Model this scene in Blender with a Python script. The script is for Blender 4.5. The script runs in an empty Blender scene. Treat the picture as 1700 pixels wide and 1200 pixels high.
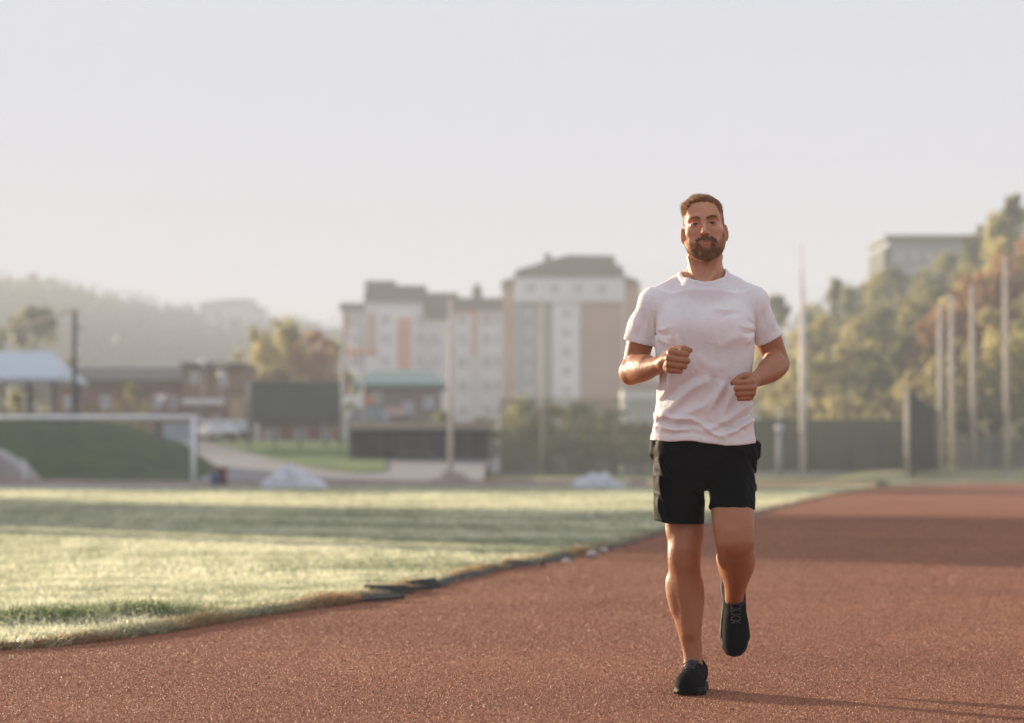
import bpy, math, random
import numpy as np
from mathutils import Vector, Matrix
R = math.radians
scene = bpy.context.scene
COL = scene.collection
rng = np.random.default_rng(7)
random.seed(7)

# ------------------------------------------------------------ camera
FPX = 4014.0                      # focal length in pixels of the 1700 px wide photograph
CAM_H = 0.83
PITCH = math.atan(170 / FPX)      # horizon lies 170 px under the middle of the picture
cam_data = bpy.data.cameras.new('camera')
cam = bpy.data.objects.new('camera', cam_data)
COL.objects.link(cam)
cam.location = (0, 0, CAM_H)
cam.rotation_euler = (math.pi / 2 + PITCH, 0, 0)
cam_data.sensor_width = 36
cam_data.lens = 36 * FPX / 1700
cam_data.clip_end = 6000
cam_data.dof.use_dof = True
cam_data.dof.focus_distance = 8.75
cam_data.dof.aperture_fstop = 2.5
scene.camera = cam

# ------------------------------------------------------------ sky, sun, exposure
SUN_EL, SUN_AZ = R(9.0), R(-45)      # azimuth from +Y, negative = to the left of the view
world = bpy.data.worlds.new('World')
scene.world = world
world.use_nodes = True
wn, wl = world.node_tree.nodes, world.node_tree.links
wn.clear()
sky = wn.new('ShaderNodeTexSky')
sky.sky_type = 'NISHITA'
sky.sun_disc = False
sky.sun_elevation = SUN_EL
sky.sun_rotation = SUN_AZ
sky.air_density = 1.0
sky.dust_density = 1.5
sky.ozone_density = 2.0
pale = wn.new('ShaderNodeMix')
pale.data_type = 'RGBA'
pale.inputs[0].default_value = 0.90              # thin bright morning overcast in front of the clear sky
pale.inputs[7].default_value = (5.5, 5.72, 6.6, 1)
bg = wn.new('ShaderNodeBackground')
bg.inputs['Strength'].default_value = 0.0445
wo = wn.new('ShaderNodeOutputWorld')
wl.new(sky.outputs[0], pale.inputs[6])
wl.new(pale.outputs[2], bg.inputs['Color'])
wl.new(bg.outputs[0], wo.inputs['Surface'])

sun_data = bpy.data.lights.new('sun', 'SUN')
sun_data.energy = 5.0
sun_data.angle = R(0.5)
sun_data.color = (1.0, 0.80, 0.56)
sun = bpy.data.objects.new('sun', sun_data)
COL.objects.link(sun)
SUN_DIR = Vector((math.sin(SUN_AZ) * math.cos(SUN_EL), math.cos(SUN_AZ) * math.cos(SUN_EL), math.sin(SUN_EL)))
sun.rotation_euler = SUN_DIR.to_track_quat('Z', 'Y').to_euler()
sun.location = (-60, 60, 40)

vs = scene.view_settings
vs.view_transform = 'Standard'
vs.look = 'None'
vs.exposure = 1.5
vs.gamma = 1.0
scene.cycles.use_denoising = True
scene.cycles.max_bounces = 8
scene.cycles.diffuse_bounces = 3
scene.cycles.volume_bounces = 0
scene.cycles.transparent_max_bounces = 12
scene.cycles.sample_clamp_indirect = 4.0

# ------------------------------------------------------------ helpers
def at(px, py, Y):
    """the point at depth Y seen at pixel (px, py) of the 1700 x 1200 photograph"""
    u, v = (px - 850) / FPX, (600 - py) / FPX
    c, s = math.cos(PITCH), math.sin(PITCH)
    dy, dz = c - v * s, s + v * c
    k = Y / dy
    return Vector((u * k, Y, CAM_H + dz * k))

def ground_at(px, py, z=0.0):
    u, v = (px - 850) / FPX, (600 - py) / FPX
    c, s = math.cos(PITCH), math.sin(PITCH)
    dy, dz = c - v * s, s + v * c
    k = (z - CAM_H) / dz
    return Vector((u * k, dy * k, z))

def tag(o, label=None, cat=None, group=None, kind=None):
    if label: o['label'] = label
    if cat: o['category'] = cat
    if group: o['group'] = group
    if kind: o['kind'] = kind
    return o

def thing(name, label, cat, loc=(0, 0, 0), group=None, rotz=0.0):
    o = bpy.data.objects.new(name, None)
    COL.objects.link(o)
    o.location = loc
    o.rotation_euler = (0, 0, rotz)
    o.empty_display_size = 0.2
    return tag(o, label, cat, group)

def mesh_np(name, V, F, mat=None, parent=None, smooth=False, mats=None, midx=None):
    """V (n,3) array, F (m,k) int array with k = 3 or 4; ONE mesh object"""
    V = np.ascontiguousarray(V, dtype=np.float32)
    F = np.ascontiguousarray(F, dtype=np.int32)
    me = bpy.data.meshes.new(name)
    m, k = F.shape
    me.vertices.add(len(V)); me.vertices.foreach_set('co', V.ravel())
    me.loops.add(m * k); me.loops.foreach_set('vertex_index', F.ravel())
    me.polygons.add(m)
    me.polygons.foreach_set('loop_start', np.arange(m, dtype=np.int32) * k)
    me.polygons.foreach_set('use_smooth', np.full(m, smooth, dtype=bool))
    for q in (mats or ([mat] if mat else [])): me.materials.append(q)
    if midx is not None: me.polygons.foreach_set('material_index', np.asarray(midx, dtype=np.int32))
    me.update(calc_edges=True)
    me.validate()
    o = bpy.data.objects.new(name, me)
    COL.objects.link(o)
    if parent is not None: o.parent = parent
    return o

class MB:
    """collects boxes, tubes and prisms and links them as ONE mesh object"""
    def __init__(self): self.v, self.f, self.m = [], [], []
    def add(self, vs_, fs, mi=0):
        b = len(self.v)
        self.v += [tuple(q) for q in vs_]
        self.f += [tuple(i + b for i in q) for q in fs]
        self.m += [mi] * len(fs)
        return self
    def box(self, x0, x1, y0, y1, z0, z1, mi=0):
        return self.add([(x0,y0,z0),(x1,y0,z0),(x1,y1,z0),(x0,y1,z0),(x0,y0,z1),(x1,y0,z1),(x1,y1,z1),(x0,y1,z1)],
                        [(3,2,1,0),(4,5,6,7),(0,1,5,4),(1,2,6,5),(2,3,7,6),(3,0,4,7)], mi)
    def tube(self, pts, rad, n=10, mi=0, cap=True):
        pts = [Vector(p) for p in pts]
        if not hasattr(rad, '__len__'): rad = [rad] * len(pts)
        base = len(self.v)
        prev = None
        for i, p in enumerate(pts):
            t = (pts[min(i + 1, len(pts) - 1)] - pts[max(i - 1, 0)]).normalized()
            if prev is None:
                a = t.cross(Vector((0, 0, 1)) if abs(t.z) < 0.9 else Vector((1, 0, 0))).normalized()
            else:
                a = (prev - t * prev.dot(t)).normalized()
            prev = a
            b = t.cross(a)
            for k in range(n):
                w = 2 * math.pi * k / n
                self.v.append(tuple(p + (a * math.cos(w) + b * math.sin(w)) * rad[i]))
        for i in range(len(pts) - 1):
            for k in range(n):
                q = base + i * n
                self.f.append((q + k, q + (k + 1) % n, q + n + (k + 1) % n, q + n + k)); self.m.append(mi)
        if cap:
            self.f.append(tuple(base + k for k in reversed(range(n)))); self.m.append(mi)
            q = base + (len(pts) - 1) * n
            self.f.append(tuple(q + k for k in range(n))); self.m.append(mi)
        return self
    def prism(self, poly, axis, a0, a1, mi=0):
        """poly: 2D points; axis 'y': poly in (x,z) swept from y=a0 to a1; 'z': poly in (x,y); 'x': poly in (y,z)"""
        def mk(p, a):
            return {'y': (p[0], a, p[1]), 'z': (p[0], p[1], a), 'x': (a, p[0], p[1])}[axis]
        n = len(poly)
        vs_ = [mk(p, a0) for p in poly] + [mk(p, a1) for p in poly]
        fs = [tuple(range(n)), tuple(reversed(range(n, 2 * n)))]
        fs += [(i, n + i, n + (i + 1) % n, (i + 1) % n) for i in range(n)]
        return self.add(vs_, fs, mi)
    def build(self, name, mats, parent=None, smooth=False, bevel=0.0, world=True):
        me = bpy.data.meshes.new(name)
        off = Vector(parent.location) if (parent is not None and world) else Vector((0, 0, 0))
        rz = parent.rotation_euler.z if (parent is not None and world) else 0
        if rz:
            rm = Matrix.Rotation(-rz, 3, 'Z')
            vv = [tuple(rm @ (Vector(p) - off)) for p in self.v]
        else:
            vv = [(p[0] - off.x, p[1] - off.y, p[2] - off.z) for p in self.v]
        me.from_pydata(vv, [], self.f)
        if not isinstance(mats, (list, tuple)): mats = [mats]
        for m in mats: me.materials.append(m)
        me.polygons.foreach_set('material_index', self.m)
        me.polygons.foreach_set('use_smooth', [smooth] * len(self.f))
        me.update()
        import bmesh
        bm = bmesh.new(); bm.from_mesh(me)
        bmesh.ops.recalc_face_normals(bm, faces=bm.faces)
        bm.to_mesh(me); bm.free()
        o = bpy.data.objects.new(name, me)
        COL.objects.link(o)
        if parent is not None: o.parent = parent
        if bevel:
            b = o.modifiers.new('bevel', 'BEVEL'); b.width = bevel; b.segments = 2; b.limit_method = 'ANGLE'
        return o

def copy_tree(o, parent=None):
    c = o.copy(); COL.objects.link(c)
    if parent is not None: c.parent = parent
    for ch in [q for q in bpy.data.objects if q.parent == o]:
        copy_tree(ch, c)
    return c

# ------------------------------------------------------------ materials
def mat(name, col, rough=0.7, var=0.12, scale=3.0, bump=0.0, bscale=20.0, spec=0.3, metal=0.0, trans=0.0, col2=None, detail=5.0):
    m = bpy.data.materials.new(name); m.use_nodes = True
    n, l = m.node_tree.nodes, m.node_tree.links
    b = n['Principled BSDF']
    b.inputs['Roughness'].default_value = rough
    b.inputs['Specular IOR Level'].default_value = spec
    b.inputs['Metallic'].default_value = metal
    tc = n.new('ShaderNodeTexCoord')
    nz = n.new('ShaderNodeTexNoise'); nz.inputs['Scale'].default_value = scale; nz.inputs['Detail'].default_value = detail
    l.new(tc.outputs['Object'], nz.inputs['Vector'])
    mx = n.new('ShaderNodeMix'); mx.data_type = 'RGBA'
    rp = n.new('ShaderNodeValToRGB')
    rp.color_ramp.elements[0].position = 0.3; rp.color_ramp.elements[1].position = 0.7
    l.new(nz.outputs['Fac'], rp.inputs[0]); l.new(rp.outputs[0], mx.inputs[0])
    c2 = col2 or tuple(min(1, c * (1 + var)) for c in col)
    c1 = col if col2 else tuple(c * (1 - var) for c in col)
    mx.inputs[6].default_value = (*c1, 1); mx.inputs[7].default_value = (*c2, 1)
    l.new(mx.outputs[2], b.inputs['Base Color'])
    if bump:
        bn = n.new('ShaderNodeTexNoise'); bn.inputs['Scale'].default_value = bscale; bn.inputs['Detail'].default_value = 4
        l.new(tc.outputs['Object'], bn.inputs['Vector'])
        bp = n.new('ShaderNodeBump'); bp.inputs['Strength'].default_value = bump; bp.inputs['Distance'].default_value = 0.5 / bscale
        l.new(bn.outputs['Fac'], bp.inputs['Height']); l.new(bp.outputs[0], b.inputs['Normal'])
    if trans:
        tr = n.new('ShaderNodeBsdfTranslucent'); l.new(mx.outputs[2], tr.inputs['Color'])
        ms = n.new('ShaderNodeMixShader'); ms.inputs[0].default_value = trans
        l.new(b.outputs[0], ms.inputs[1]); l.new(tr.outputs[0], ms.inputs[2])
        l.new(ms.outputs[0], n['Material Output'].inputs['Surface'])
    return m
def attrn(n, name):
    a = n.new('ShaderNodeAttribute'); a.attribute_name = name; return a.outputs['Fac']
def mixc(n, l, fac, a, b_, bt='MIX'):
    m = n.new('ShaderNodeMix'); m.data_type = 'RGBA'; m.blend_type = bt
    if hasattr(fac, 'is_linked'): l.new(fac, m.inputs[0])
    else: m.inputs[0].default_value = fac
    for i, q in ((6, a), (7, b_)):
        if hasattr(q, 'is_linked'): l.new(q, m.inputs[i])
        else: m.inputs[i].default_value = (*q, 1)
    return m.outputs[2]
def noisen(n, l, scale, detail=4, coord='Object', dist=0.0, rough=.5):
    tc = n.new('ShaderNodeTexCoord'); z = n.new('ShaderNodeTexNoise'); z.inputs['Scale'].default_value = scale; z.inputs['Detail'].default_value = detail
    z.inputs['Distortion'].default_value = dist; z.inputs['Roughness'].default_value = rough
    l.new(tc.outputs[coord], z.inputs['Vector']); return z.outputs['Fac']
def ramp(n, l, fac, a, b_):
    r_ = n.new('ShaderNodeMapRange'); r_.inputs['From Min'].default_value = a; r_.inputs['From Max'].default_value = b_
    l.new(fac, r_.inputs['Value']); return r_.outputs[0]
# ------------------------------------------------------------ implicit surfaces: smooth unions of tapered limbs, meshed on a grid
class Cone:                                     # tapered round limb through a smooth curve of (point, radius)
    def __init__(s, pts, k=0.02, op='u', sub=5, sy=1.0):
        P_ = np.array([[*p[0], p[1]] for p in pts], float)
        if sub > 1 and len(P_) > 2:
            out = []
            n = len(P_)
            for i in range(n - 1):
                p0, p1, p2, p3 = P_[max(i-1,0)], P_[i], P_[i+1], P_[min(i+2,n-1)]
                for t in np.arange(sub) / sub:
                    out.append(0.5*((2*p1)+(-p0+p2)*t+(2*p0-5*p1+4*p2-p3)*t*t+(-p0+3*p1-3*p2+p3)*t**3))
            out.append(P_[-1]); P_ = np.array(out)
        s.P, s.k, s.op, s.sy = P_, k, op, sy
        m = P_[:, 3].max() + k
        s.lo = P_[:, :3].min(0) - m * np.array([1, max(1, sy), 1]); s.hi = P_[:, :3].max(0) + m * np.array([1, max(1, sy), 1])
    def __call__(s, X, Y, Z, lo, hi):
        d = None
        P_ = s.P
        for i in range(len(P_) - 1):
            a, b = P_[i], P_[i+1]
            m = max(a[3], b[3]) + s.k + 0.03
            mm = m * np.array([1, max(1, s.sy), 1])
            if ((np.minimum(a[:3], b[:3]) - mm > hi) | (np.maximum(a[:3], b[:3]) + mm < lo)).any(): continue
            ab = b[:3] - a[:3]
            ab2 = ab.copy(); ab2[1] /= s.sy
            L2 = max(float(ab2 @ ab2), 1e-12)
            x, y, z = X - a[0], (Y - a[1]) / s.sy, Z - a[2]
            t = np.clip((x*ab2[0] + y*ab2[1] + z*ab2[2]) / L2, 0, 1)
            e = np.sqrt((x-t*ab2[0])**2 + (y-t*ab2[1])**2 + (z-t*ab2[2])**2) - (a[3] + t*(b[3]-a[3]))
            d = e if d is None else np.minimum(d, e)
        return d

class Ell:                                      # ellipsoid, axes = rows of M
    def __init__(s, c, r, M=None, k=0.02, op='u'):
        s.c, s.r, s.k, s.op = np.array(c, float), np.array(r, float), k, op
        s.M = np.eye(3) if M is None else np.array(M, float)
        m = max(r) + 2.5*k
        s.lo, s.hi = s.c - m, s.c + m
    def __call__(s, X, Y, Z, lo, hi):
        x, y, z = X - s.c[0], Y - s.c[1], Z - s.c[2]
        q = [s.M[i,0]*x + s.M[i,1]*y + s.M[i,2]*z for i in range(3)]
        k0 = np.sqrt(sum((q[i]/s.r[i])**2 for i in range(3)))
        k1 = np.sqrt(sum((q[i]/s.r[i]**2)**2 for i in range(3))) + 1e-9
        return k0 * (k0 - 1) / k1

class Sec:                                      # stack of rounded horizontal sections: rows (z, x0, x1, cy, ry)
    def __init__(s, rows, n=2.4, k=0.02, op='u'):
        r = np.array(sorted(rows), float)
        zz = np.linspace(r[0,0], r[-1,0], 80)
        s.z = zz
        sm = lambda v: np.convolve(np.pad(np.interp(zz, r[:,0], v), 4, 'edge'), np.ones(9)/9, 'valid')
        s.cx, s.rx, s.cy, s.ry = sm((r[:,1]+r[:,2])/2), sm((r[:,2]-r[:,1])/2), sm(r[:,3]), sm(r[:,4])
        s.n, s.k, s.op = n, k, op
        s.lo = np.array([r[:,1].min(), (r[:,3]-r[:,4]).min(), r[0,0]]) - 3*k - .02
        s.hi = np.array([r[:,2].max(), (r[:,3]+r[:,4]).max(), r[-1,0]]) + 3*k + .02
    def __call__(s, X, Y, Z, lo, hi):
        g = lambda v: np.interp(Z, s.z, v)
        cx, rx, cy, ry = g(s.cx), g(s.rx), g(s.cy), g(s.ry)
        q = (np.abs((X-cx)/rx)**s.n + np.abs((Y-cy)/ry)**s.n)**(1/s.n)
        d = (q - 1) * np.minimum(rx, ry)
        return np.maximum(d, np.maximum(Z - s.z[-1], s.z[0] - Z))

class Fn:                                       # free function with its own box
    def __init__(s, f, lo, hi, k=0.0, op='s'):
        s.f, s.lo, s.hi, s.k, s.op = f, np.array(lo, float), np.array(hi, float), k, op
    def __call__(s, X, Y, Z, lo, hi): return s.f(X, Y, Z)

def field(prims, X, Y, Z, lo, hi, pad=0.03):
    shp = np.broadcast_shapes(X.shape, Y.shape, Z.shape)
    d, any_ = np.full(shp, 0.5), False
    for p in prims:
        if ((p.lo - pad > hi) | (p.hi + pad < lo)).any(): continue
        e = p(X, Y, Z, lo, hi)
        if e is None: continue
        any_ = True
        if p.op == 'u':
            if p.k:
                h = np.maximum(p.k - np.abs(d - e), 0) / p.k
                d = np.minimum(d, e) - h*h*p.k*0.25
            else: d = np.minimum(d, e)
        else:                                   # subtract
            e = -e
            if p.k:
                h = np.maximum(p.k - np.abs(d - e), 0) / p.k
                d = np.maximum(d, e) + h*h*p.k*0.25
            else: d = np.maximum(d, e)
    return d, any_

def surface(prims, h, post=None, lo=None, hi=None, B=28, smooth=1):
    """surface nets over all blocks of the grid near the shapes -> V, F"""
    us = [p for p in prims if p.op == 'u']
    lo = np.min([p.lo for p in us], 0) - 0.01 if lo is None else np.array(lo, float)
    hi = np.max([p.hi for p in us], 0) + 0.01 if hi is None else np.array(hi, float)
    N = np.ceil((hi - lo) / h).astype(int) + 2
    NB = np.ceil(N / B).astype(int)
    gid = lambda i, j, k: (i.astype(np.int64)*8192 + j)*8192 + k
    ids, pos, quads = [], [], []
    for bi in range(NB[0]):
        for bj in range(NB[1]):
            for bk in range(NB[2]):
                i0 = np.array([bi, bj, bk]) * B
                a, b = lo + i0*h, lo + (i0 + B)*h
                if not any(((p.lo - .02 <= b) & (p.hi + .02 >= a)).all() for p in us): continue
                X = (lo[0] + (i0[0] + np.arange(B+1))*h)[:, None, None]
                Y = (lo[1] + (i0[1] + np.arange(B+1))*h)[None, :, None]
                Z = (lo[2] + (i0[2] + np.arange(B+1))*h)[None, None, :]
                d, ok = field(prims, X, Y, Z, a, b)
                if not ok: continue
                if post is not None: d = post(X, Y, Z, d)
                s = d < 0
                if not s.any() or s.all(): continue
                c = np.zeros((B, B, B), np.int8)
                for dx in (0,1):
                    for dy in (0,1):
                        for dz in (0,1): c += s[dx:dx+B, dy:dy+B, dz:dz+B]
                I, J, K = np.nonzero((c > 0) & (c < 8))
                if len(I) == 0: continue
                acc, cnt = np.zeros((len(I), 3)), np.zeros(len(I))
                for ax in range(3):
                    o1, o2 = [q for q in range(3) if q != ax]
                    for u in (0,1):
                        for v in (0,1):
                            o = [0,0,0]; o[o1] = u; o[o2] = v
                            e = list(o); e[ax] = 1
                            p0 = d[I+o[0], J+o[1], K+o[2]]; p1 = d[I+e[0], J+e[1], K+e[2]]
                            m = (p0 < 0) != (p1 < 0)
                            t = np.where(m, p0/np.where(m, p0-p1, 1), 0)
                            q = np.tile(np.array(o, float), (len(I), 1)); q[:, ax] = t
                            acc += q*m[:, None]; cnt += m
                acc /= cnt[:, None]
                ids.append(gid(I+i0[0], J+i0[1], K+i0[2]))
                pos.append(lo + (np.stack([I, J, K], 1) + i0 + acc)*h)
                for ax in range(3):
                    o1, o2 = (ax+1) % 3, (ax+2) % 3
                    sl0 = [slice(0, B)]*3; sl1 = [slice(0, B)]*3; sl1[ax] = slice(1, B+1)
                    s0, s1 = s[tuple(sl0)], s[tuple(sl1)]
                    E = np.stack(np.nonzero(s0 != s1), 1)
                    if len(E) == 0: continue
                    flip = s0[E[:,0], E[:,1], E[:,2]]
                    g = E + i0
                    cor = []
                    for (u, v) in ((0,0), (1,0), (1,1), (0,1)):
                        q = g.copy(); q[:, o1] -= u; q[:, o2] -= v
                        cor.append(np.where((q < 0).any(1), -1, gid(q[:,0], q[:,1], q[:,2])))
                    Q = np.stack(cor, 1)
                    Q[~flip] = Q[~flip][:, ::-1]
                    quads.append(Q)
    ids = np.concatenate(ids); pos = np.concatenate(pos); Q = np.concatenate(quads)
    o = np.argsort(ids); ids, pos = ids[o], pos[o]
    f = np.searchsorted(ids, Q); f = np.minimum(f, len(ids)-1)
    good = (ids[f] == Q).all(1)
    F = f[good]
    V = pos
    for _ in range(smooth):
        acc = np.zeros_like(V); cnt = np.zeros(len(V))
        c = V[F].mean(1)
        for i in range(4):
            for ax in range(3): acc[:, ax] += np.bincount(F[:, i], c[:, ax], len(V))
            cnt += np.bincount(F[:, i], minlength=len(V))
        V = np.where(cnt[:, None] > 0, acc/np.maximum(cnt, 1)[:, None], V)
    # drop tiny loose scraps and unused vertices
    used = np.zeros(len(V), bool); used[F.ravel()] = True
    mp = np.cumsum(used) - 1
    return V[used], mp[F]

def vnormals(V, F):
    n = np.cross(V[F[:,2]] - V[F[:,0]], V[F[:,3]] - V[F[:,1]])
    out = np.zeros_like(V)
    for i in range(4):
        for ax in range(3): out[:, ax] += np.bincount(F[:, i], n[:, ax], len(V))
    return out / np.maximum(np.linalg.norm(out, axis=1), 1e-12)[:, None]

def attr(o, name, vals):
    a = o.data.attributes.new(name, 'FLOAT', 'POINT')
    a.data.foreach_set('value', np.ascontiguousarray(vals, dtype=np.float32))

def strands(roots, dirs, lens, width, r, taper=0.15, bend=None):
    """thin two-segment blades, one per root; returns V, F (quads)"""
    n = len(roots)
    side = np.cross(dirs, r.normal(size=(n, 3))); side /= np.maximum(np.linalg.norm(side, axis=1), 1e-9)[:, None]
    w = (np.asarray(width) * np.ones(n))[:, None] / 2
    L = (np.asarray(lens) * np.ones(n))[:, None]
    mid = roots + dirs*L*0.55
    tip = roots + dirs*L*0.98 + (0 if bend is None else bend*L)
    V = np.stack([roots - side*w, roots + side*w, mid - side*w*.8, mid + side*w*.8, tip - side*w*taper, tip + side*w*taper], 1).reshape(-1, 3)
    b = np.arange(n)[:, None]*6
    F = np.concatenate([b + np.array([[0, 1, 3, 2]]), b + np.array([[2, 3, 5, 4]])])
    return V, F
PERSON_H, CLOTH_H, SHOE_H = 0.0025, 0.003, 0.002
# ------------------------------------------------------------ ground, track, field
def shader(name):
    m = bpy.data.materials.new(name); m.use_nodes = True
    return m, m.node_tree.nodes, m.node_tree.links, m.node_tree.nodes['Principled BSDF']
# rubber granule track
track_m, n, l, b = shader('red_track_rubber')
g1 = noisen(n, l, 170, 3, rough=.7)
big = noisen(n, l, .55, 4); mid = noisen(n, l, 6, 4)
c = mixc(n, l, ramp(n, l, g1, .36, .66), (.20, .068, .034), (.50, .210, .108))
c = mixc(n, l, ramp(n, l, noisen(n, l, 90, 2, rough=.8), .58, .72), c, (.72, .36, .20))
c = mixc(n, l, ramp(n, l, big, .35, .7), c, (.25, .090, .046), 'MIX')
mm = n.new('ShaderNodeMix'); mm.data_type = 'RGBA'; mm.blend_type = 'MULTIPLY'
l.new(ramp(n, l, mid, .3, .8), mm.inputs[0]); l.new(c, mm.inputs[6]); mm.inputs[7].default_value = (.88, .86, .84, 1)
l.new(mm.outputs[2], b.inputs['Base Color'])
b.inputs['Roughness'].default_value = .8; b.inputs['Specular IOR Level'].default_value = .15
bp = n.new('ShaderNodeBump'); bp.inputs['Strength'].default_value = .9; bp.inputs['Distance'].default_value = .006
vor = n.new('ShaderNodeTexVoronoi'); vor.inputs['Scale'].default_value = 130
tc = n.new('ShaderNodeTexCoord'); l.new(tc.outputs['Object'], vor.inputs['Vector'])
l.new(vor.outputs['Distance'], bp.inputs['Height'])
bp2 = n.new('ShaderNodeBump'); bp2.inputs['Strength'].default_value = .5; bp2.inputs['Distance'].default_value = .02
l.new(noisen(n, l, 25, 3), bp2.inputs['Height']); l.new(bp.outputs[0], bp2.inputs['Normal']); l.new(bp2.outputs[0], b.inputs['Normal'])

turf_m = mat('field_turf', (.10, .12, .045), rough=.9, scale=1.2, col2=(.36, .34, .19), bump=.6, bscale=30)
earth_m = mat('dry_ground', (.12, .10, .06), rough=.95, scale=.4, col2=(.16, .15, .08))

GR = 1100
MB().add([(-GR,-60,-.06),(GR,-60,-.06),(GR,GR,-.06),(-GR,GR,-.06)], [(0,1,2,3)]).build('ground', earth_m)
tag(bpy.data.objects['ground'], kind='structure')
# edge between field and track, read from the photograph: far to near
edge_px = [(1480, 805), (1380, 822), (1250, 852), (1100, 885), (1000, 912), (850, 940), (700, 975), (560, 1003), (430, 1022), (250, 1052), (0, 1080)]
edge = [ground_at(*q) for q in edge_px]
edge = [(p.x, p.y) for p in edge]
edge = edge + [(-3.6, 10.4), (-6, 9.4), (-12, 7.5), (-30, 4)]
E_ = np.array(edge)
def resample(E_, n_):
    out = []
    m = len(E_)
    for i in range(m-1):
        p0, p1, p2, p3 = E_[max(i-1,0)], E_[i], E_[i+1], E_[min(i+2,m-1)]
        for t in np.arange(n_)/n_:
            out.append(.5*((2*p1)+(-p0+p2)*t+(2*p0-5*p1+4*p2-p3)*t*t+(-p0+3*p1-3*p2+p3)*t**3))
    out.append(E_[-1]); return np.array(out)
ED = resample(E_, 24)
FAR = 88.0
# the track: one sheet out to the far bend
MB().add([(-70,-20,0),(70,-20,0),(70,118,0),(-70,118,0)], [(0,1,2,3)]).build('running_track', track_m)
tag(bpy.data.objects['running_track'], kind='structure')
# field: sheet a few centimetres above the track with an uneven sunken rim
FZ = .028
rr = np.random.default_rng(5)
jit = np.convolve(rr.normal(size=len(ED)+8), np.ones(3)/3, 'valid')[:len(ED)]*.045
def off(E2, d_):
    t = np.gradient(E2, axis=0); t /= np.linalg.norm(t, axis=1)[:, None]
    nn = np.stack([t[:,1], -t[:,0]], 1)          # towards the field is -x / +y side
    s_ = np.sign((nn @ np.array([-1, .3])))
    return E2 + nn*(s_*1)[:, None]*np.asarray(d_)[:, None] if hasattr(d_, '__len__') else E2 + nn*s_[:, None]*d_
rim0 = off(ED, jit)
rim1 = off(ED, jit + .05)
far_l = [(-70, 4), (-70, FAR), (14, FAR)]
def ring_face(V0, z0, V1, z1):
    k = len(V0); V = np.concatenate([np.c_[V0, np.full(k, z0)], np.c_[V1, np.full(k, z1)]])
    F = [(i, i+1, k+i+1, k+i) for i in range(k-1)]
    return V, F
me = MB()
V, F = ring_face(rim0, .0, rim1, FZ)
me.add(V, F, 1)
import mathutils
poly = [Vector((p[0], p[1], 0)) for p in rim1] + [Vector((x, y, 0)) for x, y in [(-70, 4), (-70, FAR), (16, FAR)]]
tri = mathutils.geometry.tessellate_polygon([poly])
me.add([(p.x, p.y, FZ) for p in poly], [tuple(t) for t in tri])
me.build('field', [turf_m, mat('field_rim_soil', (.10, .065, .040), rough=1, scale=9, col2=(.20, .15, .08), bump=1, bscale=40)]); tag(bpy.data.objects['field'], kind='structure')

# grass blades
grass_m, n, l, b = shader('grass_blades')
c = mixc(n, l, attrn(n, 'tone'), (.11, .165, .060), (.86, .85, .64))
c = mixc(n, l, attrn(n, 'dry'), c, (.34, .185, .075))
l.new(c, b.inputs['Base Color']); b.inputs['Roughness'].default_value = .38; b.inputs['Specular IOR Level'].default_value = .6
tr = n.new('ShaderNodeBsdfTranslucent'); l.new(c, tr.inputs['Color'])
ms = n.new('ShaderNodeMixShader'); ms.inputs[0].default_value = .6
l.new(b.outputs[0], ms.inputs[1]); l.new(tr.outputs[0], ms.inputs[2]); l.new(ms.outputs[0], n['Material Output'].inputs['Surface'])
def xedge(y):     # x of the field's edge at depth y
    o = np.argsort(ED[:,1]); return np.interp(y, ED[o,1], ED[o,0])
def noise2(x, y, f, seed):
    r = np.random.default_rng(seed); o = 0
    for _ in range(9):
        a = r.random()*6.28; k = f*(.5+r.random()); o = o + np.sin(x*math.cos(a)*k + y*math.sin(a)*k + r.random()*6.28)
    return o/3
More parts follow.
